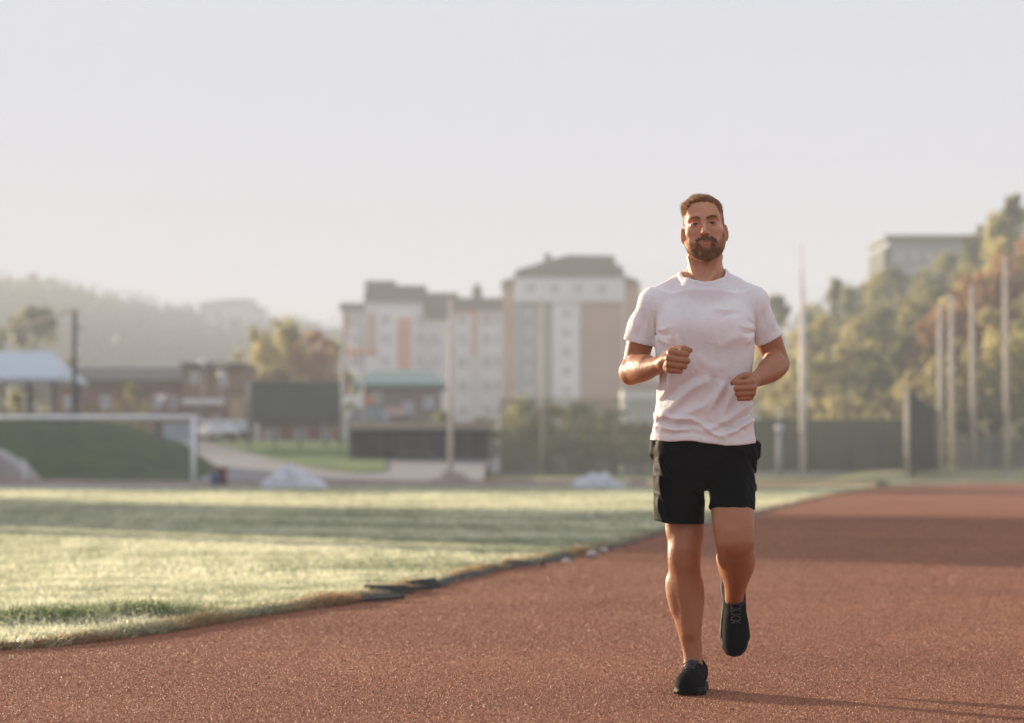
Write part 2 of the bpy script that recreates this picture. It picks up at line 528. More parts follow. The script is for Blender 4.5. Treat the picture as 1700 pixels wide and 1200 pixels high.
def grass(name, y0, y1, dens, hgt, wid, seed, label):
    r = np.random.default_rng(seed)
    xl = lambda y: -(y*.2118 + 2.0)
    N = int(dens*(y1-y0)*(xedge(y1) - xl(y1) + xedge(y0) - xl(y0))/2*1.3)
    y = r.uniform(y0, y1, N); x = r.uniform(xl(y1), xedge(y1) + .08, N)
    xe = xedge(y)
    dist = xe - x
    wob_ = noise2(x, y, 7, 3)*.03 + noise2(x, y, 26, 4)*.02 - .045
    ok = (dist > wob_ + .0) & (x > xl(y)); x, y, dist = x[ok], y[ok], dist[ok]
    patch = noise2(x, y, 1.6, 8) + .6*noise2(x, y, 5, 9)
    # trampled hollow with darker taller tufts, low left of the photograph
    tuft = np.exp(-((x + 1.98)/.36)**2 - ((y - 12.75 - (x+2)*.6)/.30)**2) + .9*np.exp(-((x + 2.45)/.40)**2 - ((y - 12.25)/.26)**2)
    rimm = np.exp(-(dist/.10)**2)
    h_ = hgt*(.55 + .35*np.clip(patch*.5+.5, 0, 1.4) + 1.7*tuft + .25*rimm)*r.uniform(.5, 1.25, len(x))
    roots = np.stack([x, y, np.full(len(x), FZ - .004)], 1)
    roots[:,2] += .022*tuft - FZ*np.clip((.07 - dist)/.09, 0, 1)
    lean = r.normal(size=(len(x), 2))*.55
    d_ = np.stack([lean[:,0] + .12 + rimm*.35, lean[:,1] - .1, np.ones(len(x))], 1); d_ /= np.linalg.norm(d_, axis=1)[:, None]
    bend = np.stack([lean[:,0]*.45, lean[:,1]*.45, -np.abs(lean).sum(1)*.2], 1)
    V, F = strands(roots, d_, h_, wid*r.uniform(.7, 1.3, len(x)), r, taper=.1, bend=bend)
    o = mesh_np(name, V, F, grass_m)
    tone = np.clip(.60 + .20*patch + .14*noise2(x, y, 14, 33) + .10*noise2(x*.4, y, 38, 34) + r.normal(size=len(x))*.22 - .8*tuft, 0, 1)
    dry = np.clip(np.exp(-(dist/.20)**2)*(.55 + .5*noise2(x, y, 7, 12)) + .05*(r.random(len(x)) < .1), 0, .9)
    attr(o, 'tone', np.repeat(tone, 6)); attr(o, 'dry', np.repeat(dry, 6))
    return tag(o, label, 'grass', kind='stuff')
grass('grass', 10.3, 17, 6500, .046, .0042, 21, 'dewy sunlit grass at the near edge of the field')
grass('grass', 17, 30, 1500, .040, .008, 22, 'pale grass blades across the middle of the field')
grass('grass', 30, 60, 260, .045, .018, 23, 'short shaded grass on the far half of the field')
grass('grass', 60, 87, 90, .05, .035, 24, 'short grass in front of the far touchline')

# ragged overhanging rim of dry tufts along the near edge
def rim_grass(y0, y1, per_m, seed):
    r = np.random.default_rng(seed)
    N = int((y1-y0)*per_m); y = r.uniform(y0, y1, N)
    clump = noise2(y*0, y, 3.2, 17)*.5 + noise2(y*0, y, 9, 18)*.5
    dist = r.uniform(-.035, .13, N) - clump*.03
    x = xedge(y) - dist
    roots = np.stack([x, y, np.clip((dist + .03)/.08, .0, 1)*(FZ - .006)], 1)
    lean = r.normal(size=(N, 2))*.5
    d_ = np.stack([lean[:,0] + .25, lean[:,1] - .15, np.full(N, 1.)], 1); d_ /= np.linalg.norm(d_, axis=1)[:, None]
    h_ = (.030 + .030*np.clip(clump, -.6, 1.2))*r.uniform(.5, 1.4, N)
    V, F = strands(roots, d_, h_, .0042*r.uniform(.7, 1.4, N)*(1+(y-11)*.06), r, taper=.1, bend=np.stack([lean[:,0]*.4 + .1, lean[:,1]*.4 - .05, np.full(N, -.15)], 1))
    o = mesh_np('grass', V, F, grass_m)
    attr(o, 'tone', np.repeat(np.clip(r.normal(size=N)*.2 + .35 + dist*2, 0, 1), 6))
    attr(o, 'dry', np.repeat(np.clip(.55 + .35*noise2(x*0, y, 5, 19) + r.normal(size=N)*.2 - dist*2.5, 0, .95), 6))
    tag(o, 'dry brownish tufts hanging over the rim between field and track', 'grass', kind='stuff')
rim_grass(10.3, 15, 3600, 25); rim_grass(15, 30, 1300, 26)

# rubber granules standing up from the near track
gran_m, n, l, b = shader('loose_granules')
c = mixc(n, l, attrn(n, 'tone'), (.15, .042, .022), (.56, .265, .145))
l.new(c, b.inputs['Base Color']); b.inputs['Roughness'].default_value = .55; b.inputs['Specular IOR Level'].default_value = .25
r = np.random.default_rng(91)
N = 680000
y = 7.3 + (r.random(N)**1.7)*30; x = (r.random(N)*2-1)*(y*.2118 + .8)
ok = x > xedge(y) - .02; x, y = x[ok], y[ok]; N = len(x)
s_ = r.uniform(.0012, .0028, N)*(1 + (y-7.3)*.07); h_ = s_*r.uniform(.8, 1.9, N)
a = r.random(N)*6.28
cv = [np.stack([x + s_*np.cos(a+q), y + s_*np.sin(a+q), np.full(N, -.0005)], 1) for q in (0, 2.09, 4.19)]
tp = np.stack([x + r.normal(size=N)*s_*.3, y + r.normal(size=N)*s_*.3, h_], 1)
V = np.stack(cv + [tp], 1).reshape(-1, 3)
bb = np.arange(N)[:, None]*4
F = np.concatenate([bb + np.array([[0, 1, 3]]), bb + np.array([[1, 2, 3]]), bb + np.array([[2, 0, 3]])])
o = mesh_np('rubber_granules', V, F, gran_m); tag(o, 'coarse red rubber granules of the running track', 'granules', kind='stuff')
attr(o, 'tone', np.repeat(r.random(N)**1.3, 4))
# ------------------------------------------------------------ rising ground, path, lawn, banks
def zs(Y): return min(max(0.0, Y - 96) * 0.037, 2.4)
def slope_at(px, py, dz=0.0):
    lo_, hi_ = 90.0, 160.8
    for _ in range(50):
        m_ = (lo_ + hi_)/2
        if at(px, py, m_).z > zs(m_) + dz: lo_ = m_        # ray still above the slope: go farther
        else: hi_ = m_
    return Vector((at(px, py, lo_).x, lo_, zs(lo_) + dz))
concrete = mat('pale_concrete', (.30, .29, .28), rough=.85, scale=.6, col2=(.42, .40, .39), bump=.2)
path_m = mat('grey_path', (.22, .21, .21), rough=.9, scale=.3, col2=(.31, .29, .28))
m = MB()
ys = [92, 96, 110, 130, 161, 260]
for i in range(len(ys)-1):
    a, b_ = ys[i], ys[i+1]
    m.add([(-75, a, zs(a) - (.03 if a < 96 else 0)), (-1.2, a, zs(a) - (.03 if a < 96 else 0)), (-1.2, b_, zs(b_)), (-75, b_, zs(b_))], [(0,1,2,3)])
tag(m.build('path', path_m), kind='structure')
lawn_m = mat('green_lawn', (.085, .15, .035), rough=.9, scale=.8, col2=(.16, .22, .06), bump=.5, bscale=12)
m = MB()
pts = [(336, 731.5), (362, 738), (400, 747), (450, 760), (510, 773), (592, 784), (640, 781), (640, 745), (620, 733), (600, 732), (450, 731.5)]
pp = [slope_at(px, py, .05) for px, py in pts]
tri = mathutils.geometry.tessellate_polygon([pp])
m.add([tuple(p) for p in pp], [tuple(t) for t in tri])
tag(m.build('lawn', lawn_m), kind='structure')
# dark grass bank, left, as one mounded sheet
def sheet(name, f, u0, u1, v0, v1, nu, nv, material, smooth=True, kind='structure'):
    U, Vv = np.meshgrid(np.linspace(u0, u1, nu), np.linspace(v0, v1, nv), indexing='ij')
    pts_ = f(U, Vv)
    V = np.stack(pts_, -1).reshape(-1, 3)
    i, j = np.meshgrid(np.arange(nu-1), np.arange(nv-1), indexing='ij')
    a = (i*nv + j).ravel()
    F = np.stack([a, a+nv, a+nv+1, a+1], 1)
    o = mesh_np(name, V, F, material, smooth=smooth)
    if kind: tag(o, kind=kind)
    return o
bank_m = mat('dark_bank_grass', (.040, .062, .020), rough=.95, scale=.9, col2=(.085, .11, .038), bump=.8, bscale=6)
x_end = at(341, 790, 104).x
def bankf(U, Vv):
    prof = np.interp(U, [-74, at(153, 700, 104).x, at(266, 733, 104).x, x_end, x_end + .5], [2.65, 2.65, 1.75, .30, -.1])
    s_ = np.interp(Vv, [95.5, 99, 104, 112, 120], [0, .55, 1, 1.02, .2])
    return U, Vv + 0*U, prof*s_ + noise2(U, Vv, 2.2, 31)*.05 - .02
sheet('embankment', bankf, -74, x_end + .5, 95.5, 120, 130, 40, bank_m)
# grey concrete slope at the far left in front of the bank
m = MB()
a0, a1, a2 = at(-60, 735, 95), at(2, 747, 95), at(64, 790, 95)
m.prism([(a0.x, -.05), (a0.x, a0.z), (a1.x, a1.z), (at(40, 775, 95).x, at(40, 770, 95).z), (a2.x, .15), (a2.x, -.05)], 'y', 93, 95.8)
o = m.build('concrete_ramp', concrete, bevel=.03); tag(o, 'grey concrete ramp against the dark grass bank at the left edge', 'ramp')
t = thing('marker_post', 'small white marker post with a wide foot beside the concrete ramp', 'post', at(40, 790, 92))
c = at(40, 790, 92)
MB().tube([(c.x, 92, 0), (c.x, 92, .95)], [.06, .045], 10).tube([(c.x, 92, .95), (c.x, 92, 1.02)], [.045, .01], 10).build('pole', mat('white_paint', (.7, .72, .74), rough=.5), t, smooth=True)
MB().prism([(c.x-.20, 91.85), (c.x+.20, 91.85), (c.x+.20, 92.15), (c.x-.20, 92.15)], 'z', 0, .12).build('foot', concrete, t)

# kerb of concrete blocks along the far touchline
kerb_m = mat('pinkish_kerb', (.38, .31, .29), rough=.85, scale=2.5, col2=(.52, .44, .41))
m = MB(); r_ = random.Random(4)
x = -45.0
while x < at(1035, 800, 90).x:
    w_ = .95 + r_.random()*.1
    h_ = .20 + r_.random()*.05
    m.box(x, x + w_ - .04, 90 + r_.random()*.03, 90.22, 0, h_)
    x += w_
o = m.build('kerb', kerb_m); tag(o, kind='structure')

# pale grass bank right of the track
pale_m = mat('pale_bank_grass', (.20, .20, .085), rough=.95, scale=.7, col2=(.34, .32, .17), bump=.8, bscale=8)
xb0 = at(1360, 800, 112).x
def bank2(U, Vv):
    a = np.clip((U - (14 + (Vv-104)*.05))/3.0, 0, 1)
    s_ = np.clip((Vv - 100 + 0*U)/12, 0, 1)
    return U, Vv + 0*U, .02 + (.48*s_ + noise2(U, Vv, 1.5, 41)*.03)*a - .04*(1-a)
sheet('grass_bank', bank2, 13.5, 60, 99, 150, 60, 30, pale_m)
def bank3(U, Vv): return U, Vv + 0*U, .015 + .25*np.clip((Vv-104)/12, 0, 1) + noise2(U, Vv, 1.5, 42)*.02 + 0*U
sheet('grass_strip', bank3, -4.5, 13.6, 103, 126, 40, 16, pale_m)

# ------------------------------------------------------------ hills
hill_m = mat('wooded_hill', (.045, .060, .028), rough=1, scale=.05, col2=(.075, .085, .04))
sky_l = [(-400, 498), (0, 497), (70, 500), (130, 516), (180, 532), (215, 528), (280, 544), (320, 546), (400, 556), (470, 566), (560, 580), (700, 600), (900, 615), (1100, 600), (1250, 560), (1400, 520), (1800, 480)]
Hx = [at(a, b_, 700).x for a, b_ in sky_l]; Hz = [at(a, b_, 700).z for a, b_ in sky_l]
def hillf(U, Vv):
    top_ = np.interp(U, Hx, Hz)
    return U*(Vv/700*.45+.55)*1.0, Vv + 0*U, np.interp(Vv, [360, 450, 700, 900], [0, .18, 1, 1.0])*top_*1.0 - .5
sheet('hill', hillf, -620, 700, 360, 900, 80, 24, hill_m)
def leafcloud(centres, radii, per, size, r, squash=.8):
    """leaf quads scattered through many round clumps; returns V, F, clump index per leaf"""
    C_ = np.repeat(np.asarray(centres), per, 0); R_ = np.repeat(np.asarray(radii), per)
    d_ = r.normal(size=C_.shape); d_ /= np.linalg.norm(d_, axis=1)[:, None]
    p = C_ + d_*(R_*r.uniform(.45, 1.08, len(R_)))[:, None]*np.array([1, 1, squash])
    a = r.normal(size=C_.shape); a /= np.linalg.norm(a, axis=1)[:, None]
    b_ = np.cross(a, d_ + r.normal(size=C_.shape)*.5); b_ /= np.linalg.norm(b_, axis=1)[:, None]
    s_ = (np.asarray(size)*r.uniform(.6, 1.3, len(R_)))[:, None]/2
    V = np.stack([p - a*s_, p + b_*s_*.55, p + a*s_, p - b_*s_*.55], 1).reshape(-1, 3)
    return V, np.arange(len(V)).reshape(-1, 4), np.repeat(np.arange(len(centres)), per)
def leafmat(name, c1, c2, tr_=.35):
    m_, n, l, b = shader(name)
    c = mixc(n, l, attrn(n, 'tone'), c1, c2)
    l.new(c, b.inputs['Base Color']); b.inputs['Roughness'].default_value = .55; b.inputs['Specular IOR Level'].default_value = .3
    t_ = n.new('ShaderNodeBsdfTranslucent'); l.new(c, t_.inputs['Color'])
    ms_ = n.new('ShaderNodeMixShader'); ms_.inputs[0].default_value = tr_
    l.new(b.outputs[0], ms_.inputs[1]); l.new(t_.outputs[0], ms_.inputs[2]); l.new(ms_.outputs[0], n['Material Output'].inputs['Surface'])
    return m_
wood_leaf = leafmat('far_wood_leaves', (.035, .055, .022), (.10, .11, .045), .2)
r = np.random.default_rng(50)
cs, rs = [], []
for i in range(1500):
    Yv = r.uniform(520, 715)**1; px_ = r.uniform(-160, 760) if r.random() < .85 else r.uniform(760, 2600)
    top_ = np.interp((px_-850)/FPX*700, Hx, Hz)
    hz0 = np.interp(Yv, [360, 450, 700, 900], [0, .18, 1, 1.0])*top_
    rad = r.uniform(4, 9)
    x_ = (px_-850)/FPX*Yv
    cs.append((x_, Yv, hz0 + rad*.15)); rs.append(rad)
V, F, ci = leafcloud(cs, rs, 55, 2.6, r, .9)
tn = r.random(len(cs))[ci]*.7 + r.random(len(ci))*.3
o = mesh_np('far_woods', V, F, wood_leaf); attr(o, 'tone', np.repeat(tn, 4)); tag(o, 'hazy wooded hillside beyond the houses', 'woods', kind='stuff')

# right hillside under the trees
soil_m = mat('hillside_undergrowth', (.09, .09, .035), rough=1, scale=.3, col2=(.20, .18, .07))
def hs_z(x, y):      # height of the right hillside
    px_ = x*FPX/np.maximum(y, 1) + 850
    crest = np.interp(px_, [1180, 1260, 1330, 1420, 1500, 1600, 1700, 1900], [2, 8, 11.5, 14.5, 17.5, 20, 22.5, 23])
    k = np.clip((y - 142)/75, 0, 1)
    return .3 + .52*crest*k
def hsf(U, Vv):
    x_ = (U - 850)/FPX*Vv
    return x_, Vv + 0*U, hs_z(x_, Vv)
sheet('hillside', hsf, 1150, 2300, 138, 300, 60, 40, soil_m)

# ------------------------------------------------------------ trees
bark = mat('tree_bark', (.07, .055, .042), rough=.95, scale=4, bump=.5)
LM = {'dark': leafmat('dark_green_leaves', (.10, .11, .042), (.38, .37, .15), .6),
      'green': leafmat('green_leaves', (.18, .17, .055), (.66, .60, .24), .65),
      'yellow': leafmat('yellow_green_leaves', (.27, .22, .06), (.70, .63, .31), .68),
      'orange': leafmat('orange_leaves', (.32, .16, .045), (.58, .38, .18), .6)}
def tree_proto(kind, shape, seed, name='tree'):
    """unit tree: 10 m tall, crown radius about 3 m"""
    r = np.random.default_rng(seed)
    t = thing(name, '', 'tree')
    rad = {'broad': 3.4, 'tall': 2.0, 'bush': 4.6}[shape]
    cs, rs = [], []
    nb = {'broad': 26, 'tall': 22, 'bush': 26}[shape]
    for i in range(nb):
        u = r.random(); z = {'broad': 3.2 + 6.0*u, 'tall': 1.8 + 7.4*u, 'bush': 1.5 + 6.5*u}[shape]
        w_ = rad*math.sin(math.pi*min(.97, .18 + .80*u))**.7
        a = r.random()*6.28; q = w_*math.sqrt(r.random())*.9
        cs.append((q*math.cos(a), q*math.sin(a), z)); rs.append(r.uniform(.75, 1.35)*(1.0 if shape != 'tall' else .75))
    for i in range(14):                 # outlying sprigs for a ragged edge
        u = r.random(); z = 3 + 6.6*u; a = r.random()*6.28; q = rad*math.sin(math.pi*min(.97, .18 + .80*u))**.7*1.08
        cs.append((q*math.cos(a), q*math.sin(a), z)); rs.append(r.uniform(.3, .6))
    V, F, ci = leafcloud(cs, rs, 120, .46, r)
    o = mesh_np('crown', V, F, LM[kind], t)
    tn = r.random(len(cs))[ci]*.65 + r.random(len(ci))*.35
    attr(o, 'tone', np.repeat(tn, 4))
    m = MB()
    m.tube([(0, 0, -.6), (.05, 0, 1.5), (-.05, .05, 4), (.1, 0, 8.6)], [.26, .2, .14, .03], 8)
    for i in range(7):
        c_ = cs[r.integers(nb)]
        z0 = max(1.4, c_[2] - 2.2)
        m.tube([(0, 0, z0), (c_[0]*.5, c_[1]*.5, z0 + (c_[2]-z0)*.6), c_], [.10, .06, .02], 6)
    m.build('trunk', bark, t, smooth=True)
    return t
PROT = {}
used_p = set()
def tree(kind, shape, px, top, hw, Y, label, group, variant=0, base=None, name='tree'):
    """crown top at (px, top), half width hw pixels, at depth Y"""
    key = (kind, shape, variant)
    if key not in PROT: PROT[key] = tree_proto(kind, shape, hash((len(PROT), 3)) % 1000 + 60, name); fresh = True
    else: fresh = False
    p = PROT[key]
    o = p if fresh else copy_tree(p)
    top_ = at(px, top, Y)
    zb = (hs_z(top_.x, Y) if base is None else base)
    H_ = max(top_.z - zb, 2.0)
    s_xy = hw*Y/FPX/{'broad': 3.2, 'tall': 2.2, 'bush': 4.4}[shape]
    s_z = H_/10.0
    o.location = (top_.x, Y, zb)
    o.scale = (s_xy, s_xy, s_z)
    o.rotation_euler = (0, 0, random.random()*6.28)
    o.name = name
    tag(o, label, 'bush' if name == 'bush' else 'tree', group)
    return o
G1 = 'trees on the hillside at the right'
T = [ # kind, shape, px, top, half width px, Y, variant, label
 ('dark', 'broad', 1286, 482, 34, 235, 0, 'hazy dark green tree showing above the runner\'s shoulder, left of the tall central mast'),
 ('green', 'broad', 1345, 498, 36, 235, 0, 'hazy green tree just right of the tall central mast, low on the skyline'),
 ('dark', 'tall', 1388, 458, 24, 230, 0, 'narrow dark tree standing up alone on the skyline left of the grey hilltop building'),
 ('dark', 'broad', 1412, 468, 34, 225, 1, 'round dark tree on the skyline beside the narrow dark tree'),
 ('green', 'broad', 1452, 452, 36, 222, 1, 'green tree on the skyline at the left foot of the grey hilltop building'),
 ('dark', 'broad', 1482, 436, 36, 218, 0, 'dark green tree hiding the lower left corner of the grey hilltop building'),
 ('green', 'broad', 1530, 440, 40, 215, 0, 'olive green tree under the middle of the grey hilltop building'),
 ('dark', 'broad', 1572, 412, 38, 212, 1, 'dark green tree under the right part of the grey hilltop building'),
 ('dark', 'broad', 1618, 382, 42, 205, 0, 'dark tree just right of the grey hilltop building\'s roof end'),
 ('green', 'broad', 1655, 345, 44, 200, 1, 'tall olive tree on the crest, second from the right edge'),
 ('dark', 'tall', 1682, 318, 30, 198, 0, 'narrow dark tree that reaches highest on the hill crest'),
 ('dark', 'broad', 1722, 322, 40, 196, 1, 'dark tree on the crest cut by the right edge of the picture'),
 ('yellow', 'broad', 1275, 560, 40, 195, 0, 'hazy yellow green tree seen past the runner\'s arm'),
 ('yellow', 'broad', 1330, 545, 42, 190, 1, 'yellow green tree directly behind the tall central mast'),
 ('green', 'broad', 1372, 515, 44, 190, 0, 'mid green tree below the narrow dark skyline tree'),
 ('yellow', 'broad', 1420, 515, 42, 186, 0, 'pale yellow green tree with a lumpy top in the middle of the slope'),
 ('dark', 'broad', 1465, 500, 44, 184, 1, 'shaded dark tree in the middle of the slope below the hilltop building'),
 ('green', 'broad', 1512, 492, 44, 182, 1, 'broad green tree right below the hilltop building'),
 ('dark', 'broad', 1556, 468, 44, 180, 0, 'dark tree above the orange trees, left part'),
 ('green', 'broad', 1606, 432, 46, 178, 0, 'green tree above the orange trees, right part'),
 ('yellow', 'broad', 1662, 395, 46, 176, 1, 'yellow topped tree above the orange trees near the right edge'),
 ('yellow', 'bush', 1300, 612, 46, 165, 0, 'low pale bushy tree between the runner\'s elbow and the central mast'),
 ('green', 'broad', 1352, 590, 44, 163, 1, 'green tree low on the slope right of the central mast'),
 ('yellow', 'broad', 1402, 572, 44, 162, 1, 'sunlit yellow green tree low on the slope, above the long green screen'),
 ('green', 'broad', 1448, 560, 46, 161, 0, 'rounded green tree low on the slope, above the long green screen'),
 ('dark', 'broad', 1498, 548, 46, 160, 0, 'dark green tree directly above the tall dark windscreen'),
 ('orange', 'broad', 1556, 500, 44, 158, 0, 'orange autumn tree behind the two close poles'),
 ('orange', 'broad', 1600, 458, 44, 157, 1, 'rusty orange autumn tree left of the second pole from the right'),
 ('orange', 'broad', 1652, 418, 50, 156, 0, 'large orange autumn tree between the two rightmost poles'),
 ('orange', 'broad', 1706, 388, 52, 155, 1, 'orange autumn tree at the right edge behind the rightmost pole'),
 ('yellow', 'bush', 1380, 640, 48, 150, 0, 'low sunlit bushy tree rising over the long green screen, left part'),
 ('green', 'bush', 1440, 640, 46, 149, 0, 'low green bushy tree rising over the long green screen, middle part'),
 ('yellow', 'bush', 1498, 612, 44, 148, 0, 'low yellow bushy tree beside the tall dark windscreen'),
 ('yellow', 'broad', 1548, 575, 46, 147, 0, 'golden tree behind the foot of the two close poles'),
 ('green', 'bush', 1600, 555, 50, 146, 0, 'dense green bushy tree behind the pole second from the right'),
 ('yellow', 'broad', 1650, 510, 52, 145, 1, 'golden green tree left of the rightmost pole, below the orange crowns'),
 ('green', 'broad', 1705, 490, 54, 144, 0, 'green tree at the right edge below the orange crowns'),
 ('dark', 'bush', 1590, 655, 48, 143, 0, 'dark low bush mass behind the grey fence, left part'),
 ('dark', 'bush', 1660, 650, 52, 143, 0, 'dark low bush mass behind the grey fence, at the rightmost pole'),
]
for k_, sh, px_, tp, hw, Y_, v_, lb in T: tree(k_, sh, px_, tp, hw, Y_, lb, G1, v_)
rt_ = random.Random(8)
for i in range(22):
    row_ = i % 2
    tree(rt_.choice(['green', 'yellow', 'dark', 'orange']), 'broad', 1760 + (i//2)*62 + row_*25, rt_.uniform(330, 380) + row_*110, 54, 182 - row_*28, 'tree on the hillside beyond the right edge of the picture', 'trees on the hillside beyond the right edge', i % 2)
# left and middle trees
tree('dark', 'broad', 56, 500, 56, 260, 'dark green tree rising behind the pale roofed pavilion', None, 0, 2.4)
tree('yellow', 'broad', 440, 534, 54, 196, 'bushy golden autumn tree above the left end of the dark screen', 'autumn trees behind the dark screen', 0, 2.4)
tree('green', 'broad', 478, 522, 58, 200, 'tallest olive autumn tree behind the dark screen', 'autumn trees behind the dark screen', 0, 2.4)
tree('orange', 'broad', 520, 548, 50, 194, 'brownish orange tree above the right half of the dark screen', 'autumn trees behind the dark screen', 1, 2.4)
tree('yellow', 'broad', 555, 562, 32, 198, 'yellow green tree touching the left end of the apartment block', 'autumn trees behind the dark screen', 1, 2.4)
tree('dark', 'bush', 218, 622, 30, 162, 'dark bushy tree standing against the brick house', None, 0, 2.4)
tree('dark', 'bush', 148, 662, 24, 158, 'low dark bush in front of the brick house near the utility pole', None, 0, 2.4, 'bush')
tree('dark', 'bush', 30, 640, 34, 156, 'dark bush under the pale roofed pavilion', None, 0, 2.4, 'bush')
G2 = 'bushes and small trees behind the ball fence'
for k_, sh, px_, tp, hw, Y_, v_, lb in [
 ('dark', 'broad', 738, 678, 26, 138, 0, 'small dark tree peeping over the dugout roof, right of the slim mast'),
 ('dark', 'broad', 800, 690, 30, 137, 1, 'dark tree at the right end of the dugout roof'),
 ('green', 'broad', 862, 655, 40, 140, 0, 'tree behind the left end of the ball fence, in front of the tall building'),
 ('green', 'broad', 915, 668, 40, 139, 1, 'green tree behind the middle of the ball fence'),
 ('dark', 'broad', 962, 662, 36, 141, 1, 'darkest tree below the brown wall of the tall building'),
 ('green', 'broad', 1012, 672, 44, 139, 0, 'olive tree behind the ball fence, right of the dark shaded one'),
 ('green', 'broad', 1062, 700, 40, 138, 1, 'olive tree partly hidden by the runner\'s hip'),
 ('yellow', 'bush', 850, 722, 40, 132, 0, 'low sunlit bush at the left end of the ball fence'),
 ('green', 'bush', 915, 728, 38, 131, 0, 'low green bush behind the middle of the ball fence'),
 ('green', 'bush', 970, 715, 40, 131, 0, 'low shaded bush behind the ball fence, above the white tarpaulin heap'),
 ('yellow', 'bush', 1040, 715, 46, 130, 0, 'low sunlit bush beside the runner\'s shorts'),
 ('dark', 'bush', 1110, 712, 46, 130, 0, 'low dark bush mostly hidden behind the runner')]:
    tree(k_, sh, px_, tp, hw, Y_, lb, G2, v_, .2, 'bush' if sh == 'bush' else 'tree')
# ------------------------------------------------------------ buildings
wall_w = mat('pale_render_wall', (.70, .71, .72), rough=.9, scale=.3, col2=(.80, .81, .81))
wall_g = mat('grey_panel_wall', (.30, .32, .34), rough=.8, scale=.3, var=.06)
orange_w = mat('orange_render', (.55, .27, .15), rough=.9, scale=.4)
peach_w = mat('peach_render', (.52, .33, .23), rough=.9, scale=.3)
brownp_w = mat('brown_pink_render', (.40, .25, .18), rough=.9, scale=.3)
roof_d = mat('dark_metal_roof', (.085, .080, .065), rough=.6, scale=.6)
glass_d = mat('window_glass', (.38, .40, .41), rough=.15, spec=.8, scale=.8, var=.3)  # pale sky reflection is put into the glass base colour
frame_w = mat('white_window_frame', (.6, .6, .6), rough=.5)
brick_m = mat('weathered_brick', (.20, .115, .075), rough=.9, scale=1.5, col2=(.30, .19, .13))
dark_w = mat('dark_opening', (.02, .02, .018), rough=.9)
def pxbox(m, x0, x1, y0, y1, Y, depth, mi=0):
    """box whose front face covers pixels x0..x1, y0 (top)..y1 (bottom) at depth Y"""
    a, b_ = at(x0, y0, Y), at(x1, y1, Y)
    return m.box(a.x, b_.x, Y, Y + depth, b_.z, a.z, mi)
def window(px, py, wpx, hpx, Y, parent, pane_m=None):
    a, b_ = at(px - wpx/2, py - hpx/2, Y), at(px + wpx/2, py + hpx/2, Y)
    t_ = .09
    m = MB()
    m.box(a.x, b_.x, Y-.06, Y+.04, a.z-t_, a.z).box(a.x, b_.x, Y-.06, Y+.04, b_.z, b_.z+t_)
    m.box(a.x, a.x+t_, Y-.06, Y+.04, b_.z+t_, a.z-t_).box(b_.x-t_, b_.x, Y-.06, Y+.04, b_.z+t_, a.z-t_)
    cx = (a.x+b_.x)/2
    m.box(cx-.035, cx+.035, Y-.05, Y+.03, b_.z+t_, a.z-t_)
    w_ = m.build('window', frame_w, parent)
    p_ = MB().box(a.x+t_, b_.x-t_, Y-.02, Y+.01, b_.z+t_, a.z-t_).build('pane', pane_m or glass_d, parent)
    p_.parent = w_
    return w_
# --- apartment block with orange panels
YA = 320.0
A = thing('apartment_block', 'pale apartment block with orange panels and stepped dark roofs', 'building', (at(700, 780, YA).x, YA, 0))
m = MB(); z0 = 0
def wallbox(m, x0, x1, ytop, Y, depth, mi=0):
    a, b_ = at(x0, ytop, Y), at(x1, ytop, Y); return m.box(a.x, b_.x, Y, Y+depth, -.5, a.z, mi)
wallbox(m, 568, 606, 512, YA+2, 12); wallbox(m, 606, 702, 500, YA, 14.5); wallbox(m, 702, 834, 512, YA+1.2, 12)
wallbox(m, 628, 690, 512, YA-1.2, 1.4); wallbox(m, 755, 783, 521, YA+.2, 1.2); wallbox(m, 577, 600, 545, YA+1, 1.2)
m.build('wall', wall_w, A)
m = MB()
def slab(m, x0, x1, y0, y1, Y0, Y1, mi=0):
    a, b_ = at(x0, y0, Y0), at(x1, y1, Y0); return m.box(a.x, b_.x, Y0, Y1, b_.z, a.z, mi)
slab(m, 563, 608, 503, 513, YA+1.0, YA+15); slab(m, 604, 704, 488, 500.3, YA-.8, YA+16); slab(m, 700, 836, 494, 513, YA+.2, YA+14)
slab(m, 606, 655, 466, 489, YA+1, YA+9); slab(m, 655, 706, 474, 489, YA+3, YA+10); slab(m, 706, 760, 486, 496, YA+5, YA+12)
slab(m, 700, 745, 512, 530, YA+.9, YA+1.3)
rf = m.build('roof', roof_d, A)
m = MB(); slab(m, 784, 800, 478, 500, YA+3, YA+5); slab(m, 787, 797, 472, 479, YA+3.4, YA+4.6)
o = m.build('chimney', roof_d, A); o.parent = rf
for q in [(611, 621, 520, 582, YA-.25), (577, 626, 578, 590, YA-.15), (660, 682, 527, 612, YA-1.45), (570, 577, 520, 590, YA+1.7), (783, 790, 515, 590, YA+.9), (748, 790, 512, 520, YA+.85), (751, 789, 577, 590, YA+.8)]:
    m = MB(); pxbox(m, q[0], q[1], q[2], q[3], q[4], .24); m.build('orange_panel', orange_w, A)
for (cx, Yw) in ((589, YA+.95), (640, YA-1.25), (697, YA-.05), (722, YA+1.15), (768, YA+.15), (808, YA+1.15), (826, YA+1.15)):
    for cy in (530, 562, 600, 640, 682):
        if cx == 722 and cy == 530: continue
        window(cx, cy, 15 if cx != 826 else 9, 18, Yw, A)
